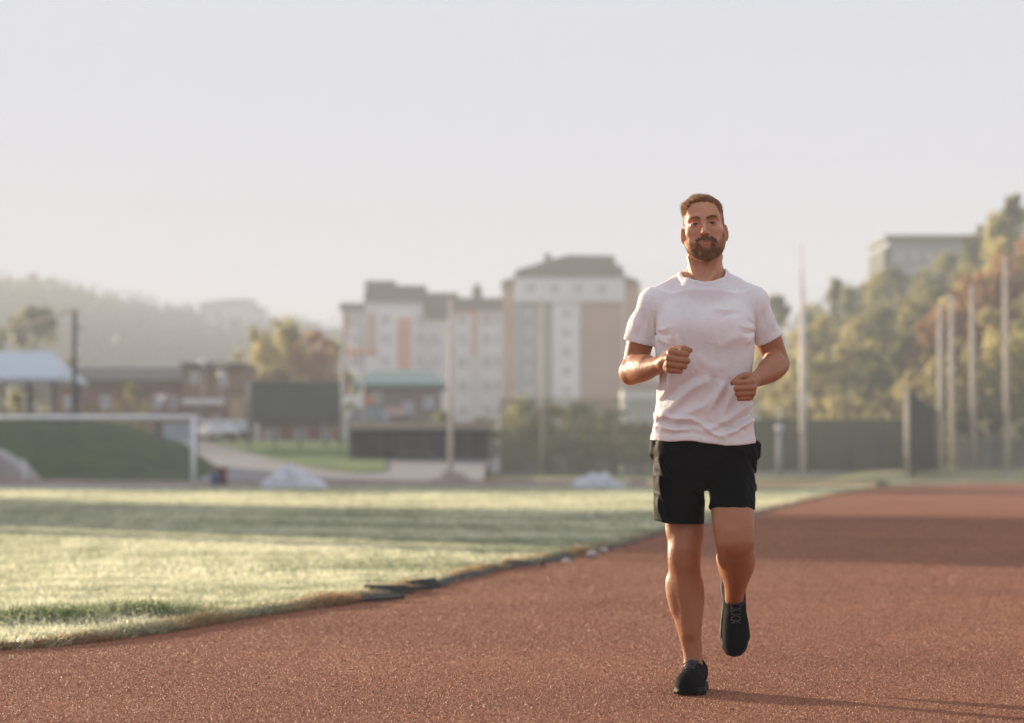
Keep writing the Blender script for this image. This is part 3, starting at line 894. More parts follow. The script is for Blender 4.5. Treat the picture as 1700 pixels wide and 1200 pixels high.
# --- taller block
YT = 300.0
B = thing('tall_building', 'tall pale building with a brown dark hipped roof and a grey recessed front', 'building', (at(945, 780, YT).x, YT, 0))
m = MB(); wallbox(m, 856, 1037, 458, YT+.6, 13); pxbox(m, 918, 963, 500, 790, YT, .7); pxbox(m, 853, 1037, 459, 500, YT-.3, 1.0)
wallbox(m, 1035, 1062, 640, YT+2.1, 10)
m.build('wall', wall_w, B)
m = MB(); pxbox(m, 858, 917, 503, 790, YT+.3, .28); m.build('grey_panel', wall_g, B)
m = MB(); pxbox(m, 965, 1033, 503, 790, YT+.1, .48); m.build('brown_panel', brownp_w, B)
m = MB(); pxbox(m, 893, 903, 502, 790, YT+.0, .28); m.build('downpipe', mat('cream_strip', (.50, .47, .34), rough=.8), B)
m = MB(); wallbox(m, 834, 856.5, 470, YT+1.4, 11); m.build('side_wall', peach_w, B)
m = MB(); wallbox(m, 1036.5, 1063, 468, YT+1.5, 11); m.build('side_wall', peach_w, B)
def px_prism(m, pts, Y, depth, mi=0):
    return m.prism([(at(a, b_, Y).x, at(a, b_, Y).z) for a, b_ in pts], 'y', Y, Y+depth, mi)
m = MB()
px_prism(m, [(853, 459), (857, 448), (885, 440), (905, 433), (945, 423), (1020, 424.5), (1023, 440), (1034, 442), (1038, 459)], YT-.6, 14)
px_prism(m, [(832, 471), (834, 466), (856, 460), (856, 471)], YT+.9, 11.5); px_prism(m, [(1037, 469), (1037, 458), (1052, 461), (1064, 470)], YT+.9, 11.5)
rf = m.build('roof', roof_d, B)
m = MB(); pxbox(m, 904, 915, 421, 434, YT+2, 1.2); o = m.build('chimney', roof_d, B); o.parent = rf
for cx in (878, ):
    for cy in (520, 552, 584, 616, 648): window(cx, cy, 16, 14, YT+.25, B)
for cy in (520, 552, 584, 616, 648): window(940, cy, 14, 13, YT-.05, B)
for cx in (880, 920, 960, 1000): window(cx, 479, 16, 13, YT-.35, B)
# --- low white house right of it
Dd = thing('white_house', 'low white house wall visible between the tall building and the runner', 'building', (at(1070, 780, 280).x, 280, 0))
m = MB(); wallbox(m, 1034, 1100, 645, 280, 9); m.build('wall', wall_w, Dd)
m = MB(); px_prism(m, [(1030, 646), (1050, 632), (1090, 632), (1104, 646)], 279.4, 10); m.build('roof', mat('tile_roof', (.30, .17, .11), rough=.8), Dd)
for cx in (1050, 1075): window(cx, 672, 10, 16, 279.95, Dd)
# --- grey building on the hilltop
YH = 262.0
Hh = thing('hilltop_building', 'flat roofed grey building standing on the hilltop above the trees', 'building', (at(1540, 470, YH).x, YH, at(1540, 500, YH).z))
m = MB(); a, b_ = at(1474, 397, YH), at(1640, 520, YH); m.box(a.x, b_.x, YH, YH+12, b_.z-6, a.z); m.build('wall', mat('grey_hall_wall', (.30, .33, .36), rough=.9, scale=.3), Hh)
m = MB(); a, b_ = at(1467, 420, YH), at(1475, 520, YH); m.box(a.x, b_.x, YH-.5, YH+11, b_.z-6, at(1467, 412, YH).z); m.build('side_block', mat('dark_side_block', (.07, .085, .07), rough=.8), Hh)
m = MB(); pxbox(m, 1470, 1644, 390, 397.5, YH-.7, 13.5); m.build('roof', mat('green_grey_roof', (.10, .12, .09), rough=.7), Hh)
for cx in (1495, 1520, 1545, 1570, 1595): window(cx, 425, 15, 12, YH-.05, Hh)
# --- pale far building on the wooded hill
YF = 640.0
Ff = thing('far_building', 'very hazy pale building on the wooded skyline at the left', 'building', (at(388, 530, YF).x, YF, at(388, 545, YF).z))
m = MB()
for x0, x1, yt in ((340, 362, 503), (362, 390, 500), (390, 420, 499), (420, 436, 512)): a, b_ = at(x0, yt, YF), at(x1, 560, YF); m.box(a.x, b_.x, YF, YF+12, b_.z-8, a.z)
m.build('wall', mat('far_white_wall', (.55, .56, .58), rough=.9), Ff)
m = MB()
for x0, x1, yt in ((339, 361, 503), (363, 389, 500), (391, 419, 499), (421, 437, 512)): a, b_ = at(x0, yt-2.5, YF), at(x1, yt-.2, YF); m.box(a.x, b_.x, YF-1, YF+13, b_.z, a.z)
m.build('roof', mat('far_roof', (.30, .30, .30), rough=.9), Ff)
for cx in (350, 376, 404): window(cx, 515, 9, 8, YF-.1, Ff)
# --- pavilion, left edge
YP = 150.0
Pv = thing('pavilion', 'open pavilion with a pale blue sloping roof on dark posts at the left edge', 'pavilion', (at(40, 735, YP).x, YP, 2.0))
m = MB()
a = [at(px_, py_, YP) for px_, py_ in ((-60, 577), (60, 577), (100, 606), (102, 627), (-60, 627))]
zt, ze = a[0].z, a[3].z
m.add([(a[4].x, YP-.5, ze), (a[3].x, YP-.5, ze), (a[2].x-.3, YP+2.5, a[2].z+.1), (a[1].x, YP+4.5, zt), (a[0].x, YP+4.5, zt), (a[4].x, YP+9.5, ze), (a[3].x, YP+9.5, ze),
       (a[4].x, YP-.5, ze-.18), (a[3].x, YP-.5, ze-.18), (a[4].x, YP+9.5, ze-.18), (a[3].x, YP+9.5, ze-.18)],
      [(0,1,2,3,4), (1,6,2), (2,6,3), (5,4,3,6), (0,4,5), (0,7,8,1), (1,8,10,6), (6,10,9,5), (5,9,7,0), (7,9,10,8)])
m.build('roof', mat('pale_blue_roof', (.52, .60, .68), rough=.45, spec=.5), Pv)
for px_ in (5, 46, 88):
    for yy in (YP, YP+8.6):
        c = at(px_, 700, YP); MB().box(c.x-.09, c.x+.09, yy, yy+.18, 2.0, ze-.17).build('post', mat('dark_timber', (.07, .065, .05), rough=.9) if 'dark_timber' not in bpy.data.materials else bpy.data.materials['dark_timber'], Pv)
m = MB(); c0, c1 = at(-60, 700, YP), at(96, 700, YP); m.box(c0.x, c1.x, YP+8.8, YP+9.0, 2.0, 4.2); m.build('back_wall', mat('ochre_wall', (.22, .19, .13), rough=.9), Pv)
# --- brick houses
YB = 178.0
Bk = thing('brick_house', 'long low brick house with a dark flat pitched roof, left of the taller brick one', 'building', (at(195, 730, YB).x, YB, 2.2))
m = MB(); a, b_ = at(90, 628, YB), at(302, 740, YB); m.box(a.x, b_.x, YB, YB+9, 1.9, a.z); m.build('wall', brick_m, Bk)
m = MB()
a, b_, c = at(84, 630, YB), at(303, 608, YB), at(303, 630, YB)
m.add([(a.x, YB-.6, a.z), (b_.x, YB-.6, a.z), (b_.x, YB+4.5, b_.z+.1), (a.x+1, YB+4.5, b_.z+.1), (a.x, YB+9.6, a.z), (b_.x, YB+9.6, a.z), (a.x, YB-.6, a.z-.2), (b_.x, YB-.6, a.z-.2), (a.x, YB+9.6, a.z-.2), (b_.x, YB+9.6, a.z-.2)],
      [(0,1,2,3), (3,2,5,4), (0,3,4), (1,5,2), (0,6,7,1), (1,7,9,5), (5,9,8,4), (4,8,6,0), (6,8,9,7)])
m.build('roof', mat('grey_sheet_roof', (.13, .13, .11), rough=.8, scale=.8), Bk)
for px_ in (115, 175, 262, 288): window(px_, 668, 17, 22, YB-.05, Bk)
Bt = thing('brick_house', 'taller two storey brick house with a pale band above its ground floor', 'building', (at(350, 730, YB-2).x, YB-2, 2.2))
m = MB(); a, b_ = at(302.5, 608, YB-2), at(402, 740, YB-2); m.box(a.x, b_.x, YB-2, YB+7, 1.9, a.z); m.build('wall', brick_m, Bt)
m = MB(); pxbox(m, 300, 404, 602, 608.3, YB-2.5, 10); m.build('roof', roof_d, Bt)
m = MB(); pxbox(m, 302, 372, 662, 671, YB-2.3, .28); m.build('pale_band', wall_w, Bt)
for px_, py_ in ((323, 626), (371, 632), (330, 700), (360, 700), (388, 700)): window(px_, py_, 14, 20, YB-2.05, Bt)
Ba = thing('annex', 'pale plastered annex at the corner of the taller brick house', 'building', (at(388, 730, 172).x, 172, 2.2))
m = MB(); a, b_ = at(381, 655, 172), at(400, 740, 172); m.box(a.x, b_.x, 172, 174, 1.9, a.z); m.build('wall', mat('ochre_plaster', (.42, .32, .18), rough=.9), Ba)
m = MB(); pxbox(m, 379, 402, 651, 655.2, 171.7, 2.6); m.build('roof', roof_d, Ba)
# row of low red garages under the screen
for i, (x0, x1, lb) in enumerate(((430, 476, 'low red garage under the left part of the dark screen'), (480, 521, 'low red garage under the middle of the dark screen'), (525, 562, 'low red garage under the right end of the dark screen'))):
    g = thing('garage', lb, 'garage', (at((x0+x1)/2, 730, 160).x, 160, 2.3), 'low garages behind the lawn')
    m = MB(); pxbox(m, x0, x1, 704, 736, 160, 5); m.build('wall', mat('garage_brick', (.30, .15, .11), rough=.9) if i == 0 else bpy.data.materials['garage_brick'], g)
    m = MB(); pxbox(m, x0-1, x1+1, 701, 704.2, 159.7, 5.6); m.build('roof', roof_d, g)
    m = MB(); pxbox(m, x0+8, x1-14, 712, 735, 159.9, .08); m.build('door', mat('garage_door', (.38, .37, .35), rough=.7) if i == 0 else bpy.data.materials['garage_door'], g)
# --- green roofed building
YG = 170.0
Gb = thing('green_roofed_building', 'brownish low building under a wide teal green roof behind the dugout', 'building', (at(660, 740, YG).x, YG, 2.0))
m = MB(); a, b_ = at(600, 637, YG), at(726, 760, YG); m.box(a.x, b_.x, YG, YG+8, .8, a.z); m.build('wall', mat('greige_wall', (.27, .22, .18), rough=.9, scale=.5), Gb)
m = MB(); a, b_, c = at(583, 636, YG), at(739, 617, YG), at(612, 617, YG)
m.add([(a.x, YG-1, a.z), (b_.x, YG-1, a.z), (b_.x-.9, YG+4, b_.z+.2), (c.x, YG+4, b_.z+.2), (a.x, YG+9, a.z), (b_.x, YG+9, a.z), (a.x, YG-1, a.z-.25), (b_.x, YG-1, a.z-.25), (a.x, YG+9, a.z-.25), (b_.x, YG+9, a.z-.25)],
      [(0,1,2,3), (3,2,5,4), (0,3,4), (1,5,2), (0,6,7,1), (1,7,9,5), (5,9,8,4), (4,8,6,0), (6,8,9,7)])
m.build('roof', mat('teal_roof', (.20, .32, .28), rough=.5), Gb)
for px_, py_ in ((677, 678), (625, 660), (712, 668)): window(px_, py_, 18, 20, YG-.05, Gb)
m = MB(); pxbox(m, 640, 671, 676, 690, YG-2.5, 2.4); m.build('awning', mat('pink_awning', (.60, .42, .36), rough=.8), Gb)
kk = thing('kiosk', 'small shed with a blue grey roof beside the dugout\'s left end', 'shed', (at(606, 740, 150).x, 150, 2))
m = MB(); pxbox(m, 576, 640, 700, 740, 150, 4); m.build('wall', mat('shed_wall', (.20, .20, .20), rough=.9), kk)
m = MB(); px_prism(m, [(572, 701), (590, 676), (628, 676), (644, 701)], 149.6, 5); m.build('roof', mat('blue_grey_roof', (.24, .27, .32), rough=.5), kk)
m = MB(); pxbox(m, 583, 597, 710, 738, 149.9, .09); m.build('door', mat('pale_door', (.5, .52, .55), rough=.6), kk)
# --- dugout in front
YD = 124.0
Du = thing('dugout', 'long low dark dugout with a flat tan roof edge and wire mesh front', 'dugout', (at(698, 790, YD).x, YD, .2))
m = MB(); m.box(at(582, 0, YD).x, at(812, 0, YD).x, YD+3, YD+3.2, 0, at(700, 712, YD).z)
m.box(at(582, 0, YD).x, at(586, 0, YD).x, YD+.1, YD+3, 0, at(700, 712, YD).z).box(at(808, 0, YD).x, at(812, 0, YD).x, YD+.1, YD+3, 0, at(700, 712, YD).z)
m.build('wall', mat('dark_plank_wall', (.085, .08, .066), rough=.9, scale=3, bump=.4), Du)
m = MB(); pxbox(m, 578, 816, 700, 712.5, YD-.5, 4.2); m.build('roof', mat('tan_fascia', (.36, .31, .23), rough=.8, scale=1), Du)
gm = mat('galvanised_post', (.16, .17, .16), rough=.6, metal=.3)
for i, px_ in enumerate((584, 632, 668, 705, 742, 776, 811)):
    c = at(px_, 750, YD); MB().box(c.x-.05, c.x+.05, YD-.05, YD+.05, 0, at(px_, 712.8, YD).z).build('post', gm, Du)
m = MB(); c0, c1 = at(586, 0, YD), at(808, 0, YD)
nn_ = 46
for i in range(nn_+1):
    x = c0.x + (c1.x-c0.x)*i/nn_; m.box(x-.012, x+.012, YD+.06, YD+.085, .1, at(700, 713, YD).z)
for i in range(14):
    z = .15 + i*.19; m.box(c0.x, c1.x, YD+.088, YD+.11, z-.012, z+.012)
m.build('mesh_front', gm, Du)
m = MB(); m.box(c0.x+.6, c1.x-.6, YD+2.1, YD+2.6, .55, .62)
for i in range(6):
    x = c0.x + .9 + (c1.x-c0.x-1.8)*i/5; m.box(x-.04, x+.04, YD+2.2, YD+2.5, 0, .55)
m.build('bench', mat('worn_bench', (.25, .25, .22), rough=.8), Du)
m = MB(); m.box(at(655, 0, YD).x, at(720, 0, YD).x, YD+2.9, YD+2.96, 1.15, 1.5); m.build('board', mat('grey_board', (.22, .24, .22), rough=.7), Du)
# ------------------------------------------------------------ poles, fences, signs, vehicles, heaps
white_p = mat('chalky_white_paint', (.82, .84, .88), rough=.5, scale=3)
beige_p = mat('weathered_pole_paint', (.58, .51, .42), rough=.6, scale=2, var=.2)
def pole(name, px, base, top, Y, r0, r1, label, cat='pole', group=None, zb=None, tip=None, m_=None):
    c = at(px, base, Y); z0 = c.z if zb is None else zb
    t = thing(name, label, cat, (c.x, Y, z0), group)
    m = MB(); zt = at(px, top, Y).z
    m.tube([(c.x, Y, z0-.1), (c.x, Y, z0 + (zt-z0)*.5), (c.x, Y, zt)], [r0, (r0+r1)/2, r1], 12)
    m.build('shaft', m_ or beige_p, t, smooth=True)
    MB().tube([(c.x, Y, z0-.1), (c.x, Y, z0+.12)], [r0*2.2, r0*2.0], 12).build('base_plate', concrete, t)
    if tip: MB().tube([(c.x, Y, zt), (c.x, Y, at(px, tip, Y).z)], [r1*.45, r1*.3], 8).build('mast_tip', m_ or beige_p, t, smooth=True)
    else: MB().tube([(c.x, Y, zt), (c.x, Y, zt+.06), (c.x, Y, zt+.12)], [r1*1.1, r1*1.1, r1*.3], 12).build('cap', m_ or beige_p, t, smooth=True)
    return t
GP = 'tall poles along the far end of the track'
pole('mast', 1333, 797, 478, 121, .17, .13, 'tall pale mast standing alone between the runner and the hillside trees', 'mast', GP, .02, 402, mat('pinkish_white_paint', (.82, .74, .67), rough=.5))
pole('mast', 748, 800, 496, 112, .12, .09, 'tall pale mast in front of the dugout', 'mast', GP, 0.0)
pole('pole', 1562, 780, 508, 133, .16, .12, 'left one of the two close tall poles before the orange trees', 'pole', GP, .4)
pole('pole', 1581, 778, 492, 139, .16, .12, 'right one of the two close tall poles before the orange trees', 'pole', GP, .4)
pole('pole', 1616, 784, 476, 120, .14, .10, 'tall pole second from the right edge before the orange trees', 'pole', GP, .42)
pole('pole', 1672, 789, 428, 108, .13, .10, 'tallest and rightmost of the poles before the orange trees', 'pole', GP, .30)
pole('mast', 569, 745, 560, 152, .11, .09, 'slim grey mast at the right end of the dark screen', 'mast', GP, 2.0, None, mat('grey_mast_paint', (.38, .41, .40), rough=.5))
pole('mast', 899, 795, 505, 118, .055, .045, 'thin cream pole in front of the tall building', 'mast', GP, .2)
# utility pole with insulators and cables
c = at(123, 700, 150)
t = thing('utility_pole', 'dark wooden utility pole with pale insulators at the left', 'utility pole', (c.x, 150, 2.0))
MB().tube([(c.x, 150, 1.9), (c.x, 150, at(123, 515, 150).z)], [.19, .14], 10).build('pole', mat('tarred_wood', (.055, .050, .045), rough=.9), t, smooth=True)
for px_, py_ in ((134, 541), (131, 584)):
    q = at(px_, py_, 150)
    MB().tube([(c.x, 150, q.z-.15), (q.x, 149.9, q.z-.12)], .03, 6).build('bracket', bpy.data.materials['tarred_wood'], t)
    MB().tube([(q.x, 149.9, q.z-.22), (q.x, 149.9, q.z-.1), (q.x, 149.9, q.z+.1), (q.x, 149.9, q.z+.22)], [.08, .19, .19, .07], 12).build('insulator', mat('pale_ceramic', (.72, .68, .58), rough=.3) if 'pale_ceramic' not in bpy.data.materials else bpy.data.materials['pale_ceramic'], t, smooth=True)
m = MB()
pts = [at(px_, py_, 150) for px_, py_ in ((-60, 549), (-20, 548), (0, 546), (30, 541), (60, 534), (90, 524), (123, 513))]
m.tube([tuple(p) for p in pts], .10, 6)
o = m.build('overhead_cable', mat('pale_cable', (.66, .56, .42), rough=.7), smooth=True); tag(o, 'pale sagging cable running from the utility pole out of the left edge', 'cable')
m = MB(); pts = [at(px_, py_, 165) for px_, py_ in ((355, 607), (372, 606), (388, 599), (402, 590))]
m.tube([tuple(p) for p in pts], .09, 6); o = m.build('roof_pipe', bpy.data.materials['pale_cable'], smooth=True); tag(o, 'pale bent pipe above the roof of the taller brick house', 'pipe')
for px_, py_, lb in ((337, 601, 'globe street lamp above the roof of the taller brick house, left one'), (367, 622, 'lower globe street lamp before the wall of the taller brick house')):
    q = at(px_, py_, 166)
    t = thing('street_lamp', lb, 'street lamp', (q.x, 166, 2.3), 'globe street lamps by the brick houses')
    MB().tube([(q.x, 166, 2.2), (q.x, 166, q.z-.2)], [.07, .045], 8).build('pole', gm, t, smooth=True)
    m = MB(); m.tube([(q.x, 166, q.z-.26), (q.x, 166, q.z-.18), (q.x, 166, q.z-.05), (q.x, 166, q.z+.1), (q.x, 166, q.z+.22), (q.x, 166, q.z+.27)], [.12, .23, .29, .28, .17, .04], 14)
    m.build('globe', mat('milk_glass', (.75, .72, .64), rough=.2) if 'milk_glass' not in bpy.data.materials else bpy.data.materials['milk_glass'], t, smooth=True)
# give way sign
c = at(268, 661, 140)
t = thing('road_sign', 'white triangular give way sign pointing down on a thin post', 'sign', (c.x, 140, 1.6))
MB().tube([(c.x, 140.06, 1.5), (c.x, 140.06, c.z+.3)], .035, 8).build('post', gm, t, smooth=True)
def tri_(s_): return [(c.x - .43*s_, c.z + .28*s_ + .0), (c.x + .43*s_, c.z + .28*s_), (c.x, c.z - .46*s_)]
MB().prism(tri_(1), 'y', 139.98, 140.02).build('border', mat('sign_red', (.50, .10, .09), rough=.5), t)
MB().prism(tri_(.80), 'y', 139.965, 139.979).build('face', mat('sign_white', (.82, .80, .82), rough=.4), t)
# white board on a slim post and a round orange sign by the shed
c = at(584, 662, 145)
t = thing('sign_board', 'bright white tilted board on a post above the small shed', 'sign', (at(605, 700, 145).x, 145, 2))
p0 = at(568, 666, 145); p1 = at(600, 659, 145); hh = .22
MB().prism([(p0.x, p0.z-hh), (p1.x, p1.z-hh), (p1.x, p1.z+hh), (p0.x, p0.z+hh)], 'y', 145, 145.06).build('board', mat('bright_white', (.9, .88, .86), rough=.3, spec=.6), t)
c = at(603, 700, 145); MB().tube([(c.x, 145.12, 1.8), (c.x, 145.12, at(603, 615, 145).z)], .07, 8).build('post', mat('pinkish_post', (.45, .38, .36), rough=.6), t, smooth=True)
t = thing('round_sign', 'small round orange disc on a post beside the white board', 'sign', (at(615, 700, 144).x, 144, 2))
c = at(615, 662.5, 144)
MB().tube([(c.x, 143.9, c.z), (c.x, 143.95, c.z)], .25, 20).build('disc', mat('orange_disc', (.70, .30, .12), rough=.4), t)
MB().tube([(c.x, 144, 1.8), (c.x, 144, c.z)], .035, 8).build('post', gm, t)
# dark screen
YS = 142.0
t = thing('sports_screen', 'large dark grey green windscreen panel raised on posts behind the lawn', 'screen', (at(490, 735, YS).x, YS, 1.7))
m = MB(); pxbox(m, 418, 563, 633, 702, YS, .06); m.build('panel', mat('grey_green_mesh', (.085, .095, .080), rough=.9, scale=.7, var=.12), t)
for px_ in (412, 455, 498, 540, 564):
    c = at(px_, 733, YS); MB().tube([(c.x, YS+.14, 1.5), (c.x, YS+.14, at(px_, 631, YS).z)], .07, 8).build('post', gm, t, smooth=True)
# metal gate near the bank
t = thing('gate', 'pale blue grey sheet gate between two dark posts behind the goal', 'gate', (at(298, 735, 138).x, 138, 1.6))
for x0, x1 in ((272, 296), (298, 321)):
    m = MB(); pxbox(m, x0, x1, 703, 733, 138, .05)
    for i in range(4): pxbox(m, x0 + i*(x1-x0-3)/3, x0 + i*(x1-x0-3)/3 + 2, 703, 733, 137.95, .049)
    m.build('leaf', mat('pale_blue_sheet', (.36, .43, .48), rough=.5) if 'pale_blue_sheet' not in bpy.data.materials else bpy.data.materials['pale_blue_sheet'], t)
for px_ in (262, 325): c = at(px_, 730, 138); MB().box(c.x-.12, c.x+.12, 137.9, 138.15, 1.4, at(px_, 698, 138).z).build('post', bpy.data.materials['dark_timber'], t)
# parked car, three quarter view
def car(px, py_base, Y, rz, label, paint, group=None):
    c = at(px, py_base, Y)
    t = thing('parked_car', label, 'car', (c.x, Y, zs(Y)), group, rz)
    o = (0, 0, 0)
    def B_(m, nm, mt, par=None, **k):
        q = m.build(nm, mt, t, world=False, **k)
        if par: q.parent = par
        return q
    side = [(-2.05, .32), (-2.1, .62), (-1.95, .82), (-1.15, .92), (-.55, 1.38), (.75, 1.42), (1.45, .98), (2.0, .90), (2.1, .6), (2.05, .32)]
    m = MB(); m.prism([(y_, z_) for y_, z_ in side], 'x', -.84, .84)
    B_(m, 'body', paint, bevel=.06, smooth=False)
    for s_ in (-1, 1):
        m = MB(); m.prism([(-1.05, .93), (-.5, 1.33), (.7, 1.36), (1.3, .98)], 'x', s_*.845, s_*.855); B_(m, 'side_window', glass_d)
        for y_ in (-1.3, 1.3):
            m = MB(); m.tube([(s_*.70, y_, .32), (s_*.87, y_, .32)], .32, 18); w_ = B_(m, 'wheel', rubber_car)
            m = MB(); m.tube([(s_*.86, y_, .32), (s_*.885, y_, .32)], .19, 14); B_(m, 'rim', gm, w_)
        m = MB(); m.box(s_*.55-.17, s_*.55+.17, -2.13, -2.07, .60, .74); B_(m, 'headlight', mat('lamp_glass', (.8, .8, .8), rough=.1, spec=.8) if 'lamp_glass' not in bpy.data.materials else bpy.data.materials['lamp_glass'])
    m = MB(); m.add([(-.70, -1.17, .945), (.70, -1.17, .945), (.62, -.60, 1.36), (-.62, -.60, 1.36)], [(0,1,2,3)]); B_(m, 'windscreen', glass_d)
    m = MB(); m.box(-.5, .5, -2.12, -2.08, .36, .56); B_(m, 'grille', dark_w)
    return t
rubber_car = mat('tyre_rubber', (.02, .02, .02), rough=.9)
car(352, 728, 158, R(38), 'white car parked behind the goal, in front of the taller brick house', mat('white_car_paint', (.68, .70, .72), rough=.3, spec=.6))
car(388, 728, 164, R(15), 'silver grey car parked behind the white one', mat('silver_car_paint', (.36, .38, .40), rough=.3, spec=.6, metal=.3))

# ---- goal
YGo = ground_at(321, 812).y
gl = thing('football_goal', 'white football goal with a bare frame at the far side of the field', 'goal', (at(321, 812, YGo).x, YGo, FZ))
xr = at(321, 812, YGo).x; xl_ = xr - 7.44; zt = at(321, 692.5, YGo).z
MB().tube([(xr, YGo, FZ), (xr, YGo, zt+.06)], .075, 12).build('post', white_p, gl, smooth=True)
MB().tube([(xl_, YGo, FZ), (xl_, YGo, zt+.06)], .075, 12).build('post', white_p, gl, smooth=True)
MB().tube([(xl_-.07, YGo, zt), (xr+.07, YGo, zt)], .075, 12).build('crossbar', white_p, gl, smooth=True)
for x in (xl_, xr):
    xx = x - (.26 if x == xr else -.26)
    MB().tube([(x, YGo, zt-.02), (xx, YGo+1.1, zt-.08), (xx, YGo+1.6, FZ)], .028, 8).build('rear_support', white_p, gl, smooth=True)
MB().tube([(xl_+.26, YGo+1.6, FZ+.03), (xr-.26, YGo+1.6, FZ+.03)], .028, 8).build('ground_bar', white_p, gl, smooth=True)

# ---- barrels
def barrel(px, top, base, Y, rad, label, m_):
    c = at(px, base, Y); zt_ = at(px, top, Y).z
    t = thing('barrel', label, 'barrel', (c.x, Y, 0), 'barrels by the kerb')
    m = MB(); hgt = zt_
    m.tube([(c.x, Y, 0), (c.x, Y, hgt*.32), (c.x, Y, hgt*.34), (c.x, Y, hgt*.36), (c.x, Y, hgt*.64), (c.x, Y, hgt*.66), (c.x, Y, hgt*.68), (c.x, Y, hgt*.97)], [rad, rad, rad*1.05, rad, rad, rad*1.05, rad, rad], 18)
    m.build('drum', m_, t, smooth=True)
    MB().tube([(c.x, Y, hgt*.97), (c.x, Y, hgt)], [rad*1.06, rad*1.06], 18).build('lid', m_, t)
barrel(368, 775, 808, 88.6, .20, 'dark red rusty barrel at the far touchline', mat('rusty_red', (.16, .045, .030), rough=.7, scale=6, var=.3))
barrel(357, 784, 808, 88.25, .14, 'small blue barrel leaning shadow side of the red one', mat('blue_plastic', (.05, .10, .22), rough=.5))
bpy.data.objects['barrel.001']['label'] = 'smaller blue barrel just left of the red one'

# ---- heaps
def heap(name, x0, x1, ytop, Y, label, cat, m_, seed, lumps, extra=None):
    """crumpled sheet or rubble heap: smooth union of lumps with sharp creases"""
    r = np.random.default_rng(seed)
    a, b_ = at(x0, 800, Y), at(x1, 800, Y); hgt = at(x0, ytop, Y).z
    pr_ = []
    for fx, fh, fr in lumps:
        cx = a.x + (b_.x-a.x)*fx
        rad = (b_.x-a.x)*fr
        pr_.append(Ell((cx, Y + r.uniform(-.1, .15), 0), (rad, rad*.8, hgt*fh), k=.10))
    def post(X, Yy, Z, d):
        w_ = lown(X, Yy, Z, 9, seed)*.05 + np.abs(lown(X, Yy, Z, 16, seed+1))*.05 + np.abs(lown(X, Yy, Z, 34, seed+2))*.022
        return np.maximum(d + w_ - .03, -Z)
    V, F = surface(pr_, .03, post=post, smooth=0)
    o = mesh_np(name, V, F, m_, smooth=False)
    return tag(o, label, cat)
def lown(X, Y, Z, f, seed):
    r = np.random.default_rng(seed); o = 0.0
    for _ in range(6):
        k = r.normal(size=3)*f; o = o + np.sin(X*k[0] + Y*k[1] + Z*k[2]*.6 + r.random()*6.28)
    return o/2.5
tarp = mat('white_plastic_sheet', (.78, .80, .86), rough=.45, spec=.5, trans=.25)
heap('tarpaulin_heap', 430, 542, 772, 80, 'crumpled white plastic heap on the touchline, left of the dugout', 'heap', tarp, 71, [(.28, .75, .20), (.42, 1.0, .20), (.60, .85, .24), (.78, .55, .20), (.12, .45, .12), (.92, .25, .12)])
heap('tarpaulin_heap', 954, 1032, 786, 80, 'low crumpled white plastic heap beside the runner', 'heap', tarp, 72, [(.15, .7, .22), (.40, 1.0, .24), (.65, .95, .25), (.85, .6, .2)])
heap('sack', 1028, 1048, 789, 80.4, 'cream sack at the right end of the low white heap', 'sack', mat('cream_sack', (.55, .52, .36), rough=.8), 73, [(.4, 1.0, .42), (.7, .7, .3)])
heap('rubble_heap', 712, 792, 778, 96, 'beige heap of sacks and boards at the foot of the mast by the dugout', 'heap', mat('beige_sacking', (.44, .38, .33), rough=.9, scale=3), 74, [(.2, .5, .2), (.45, 1.0, .22), (.65, .7, .22), (.85, .35, .18)])
heap('dark_lump', 1448, 1478, 800, 92, 'small dark bag lying at the corner of the field by the track', 'bag', mat('dark_plastic', (.03, .035, .03), rough=.6), 75, [(.3, .8, .3), (.65, 1.0, .32)])
heap('soil_heap', 790, 870, 796, 97, 'low strip of orange brown soil right of the beige heap', 'soil', mat('orange_soil', (.36, .20, .12), rough=1, scale=3), 76, [(.15, .8, .2), (.4, 1.0, .22), (.65, .7, .22), (.85, .8, .18)])

# ---- ball fence: posts and wires
def wire_fence(name, x0, x1, ytop, Y, nposts, cell, label, post_r=.055, zb=.15, m_=None, wm=None, wr=.010, Y1=None):
    Y1 = Y if Y1 is None else Y1
    a, b_ = at(x0, ytop, Y), at(x1, ytop, Y1)
    t = thing(name, label, 'fence', ((a.x+b_.x)/2, (Y+Y1)/2, zb))
    for i in range(nposts):
        f = i/(nposts-1); x = a.x + (b_.x-a.x)*f; y = Y + (Y1-Y)*f
        MB().tube([(x, y, zb-.1), (x, y, a.z+.08)], post_r, 8).build('post', m_ or gm, t, smooth=True)
    m = MB(); L = b_.x - a.x; n1 = int(L/cell)
    for i in range(n1+1):
        f = i/n1; x = a.x + L*f; y = Y + (Y1-Y)*f; m.box(x-wr, x+wr, y-.06-wr, y-.06+wr, zb, a.z)
    n2 = int((a.z - zb)/cell)
    for i in range(n2+1):
        z = zb + (a.z-zb)*i/n2
        m.add([(a.x, Y-.045, z-wr), (b_.x, Y1-.045, z-wr), (b_.x, Y1-.045, z+wr), (a.x, Y-.045, z+wr), (a.x, Y-.03, z-wr), (b_.x, Y1-.03, z-wr), (b_.x, Y1-.03, z+wr), (a.x, Y-.03, z+wr)],
              [(0,1,2,3),(4,7,6,5),(0,4,5,1),(3,2,6,7)])
    m.build('mesh', wm or gm, t)
    return t
wire_fence('ball_fence', 832, 1100, 662, 119, 8, .16, 'tall wire ball fence before the bushes, left of the runner', m_=mat('fence_post_paint', (.20, .21, .17), rough=.7), wm=mat('green_wire', (.20, .21, .14), rough=.7), wr=.022)
bf = bpy.data.objects['ball_fence']
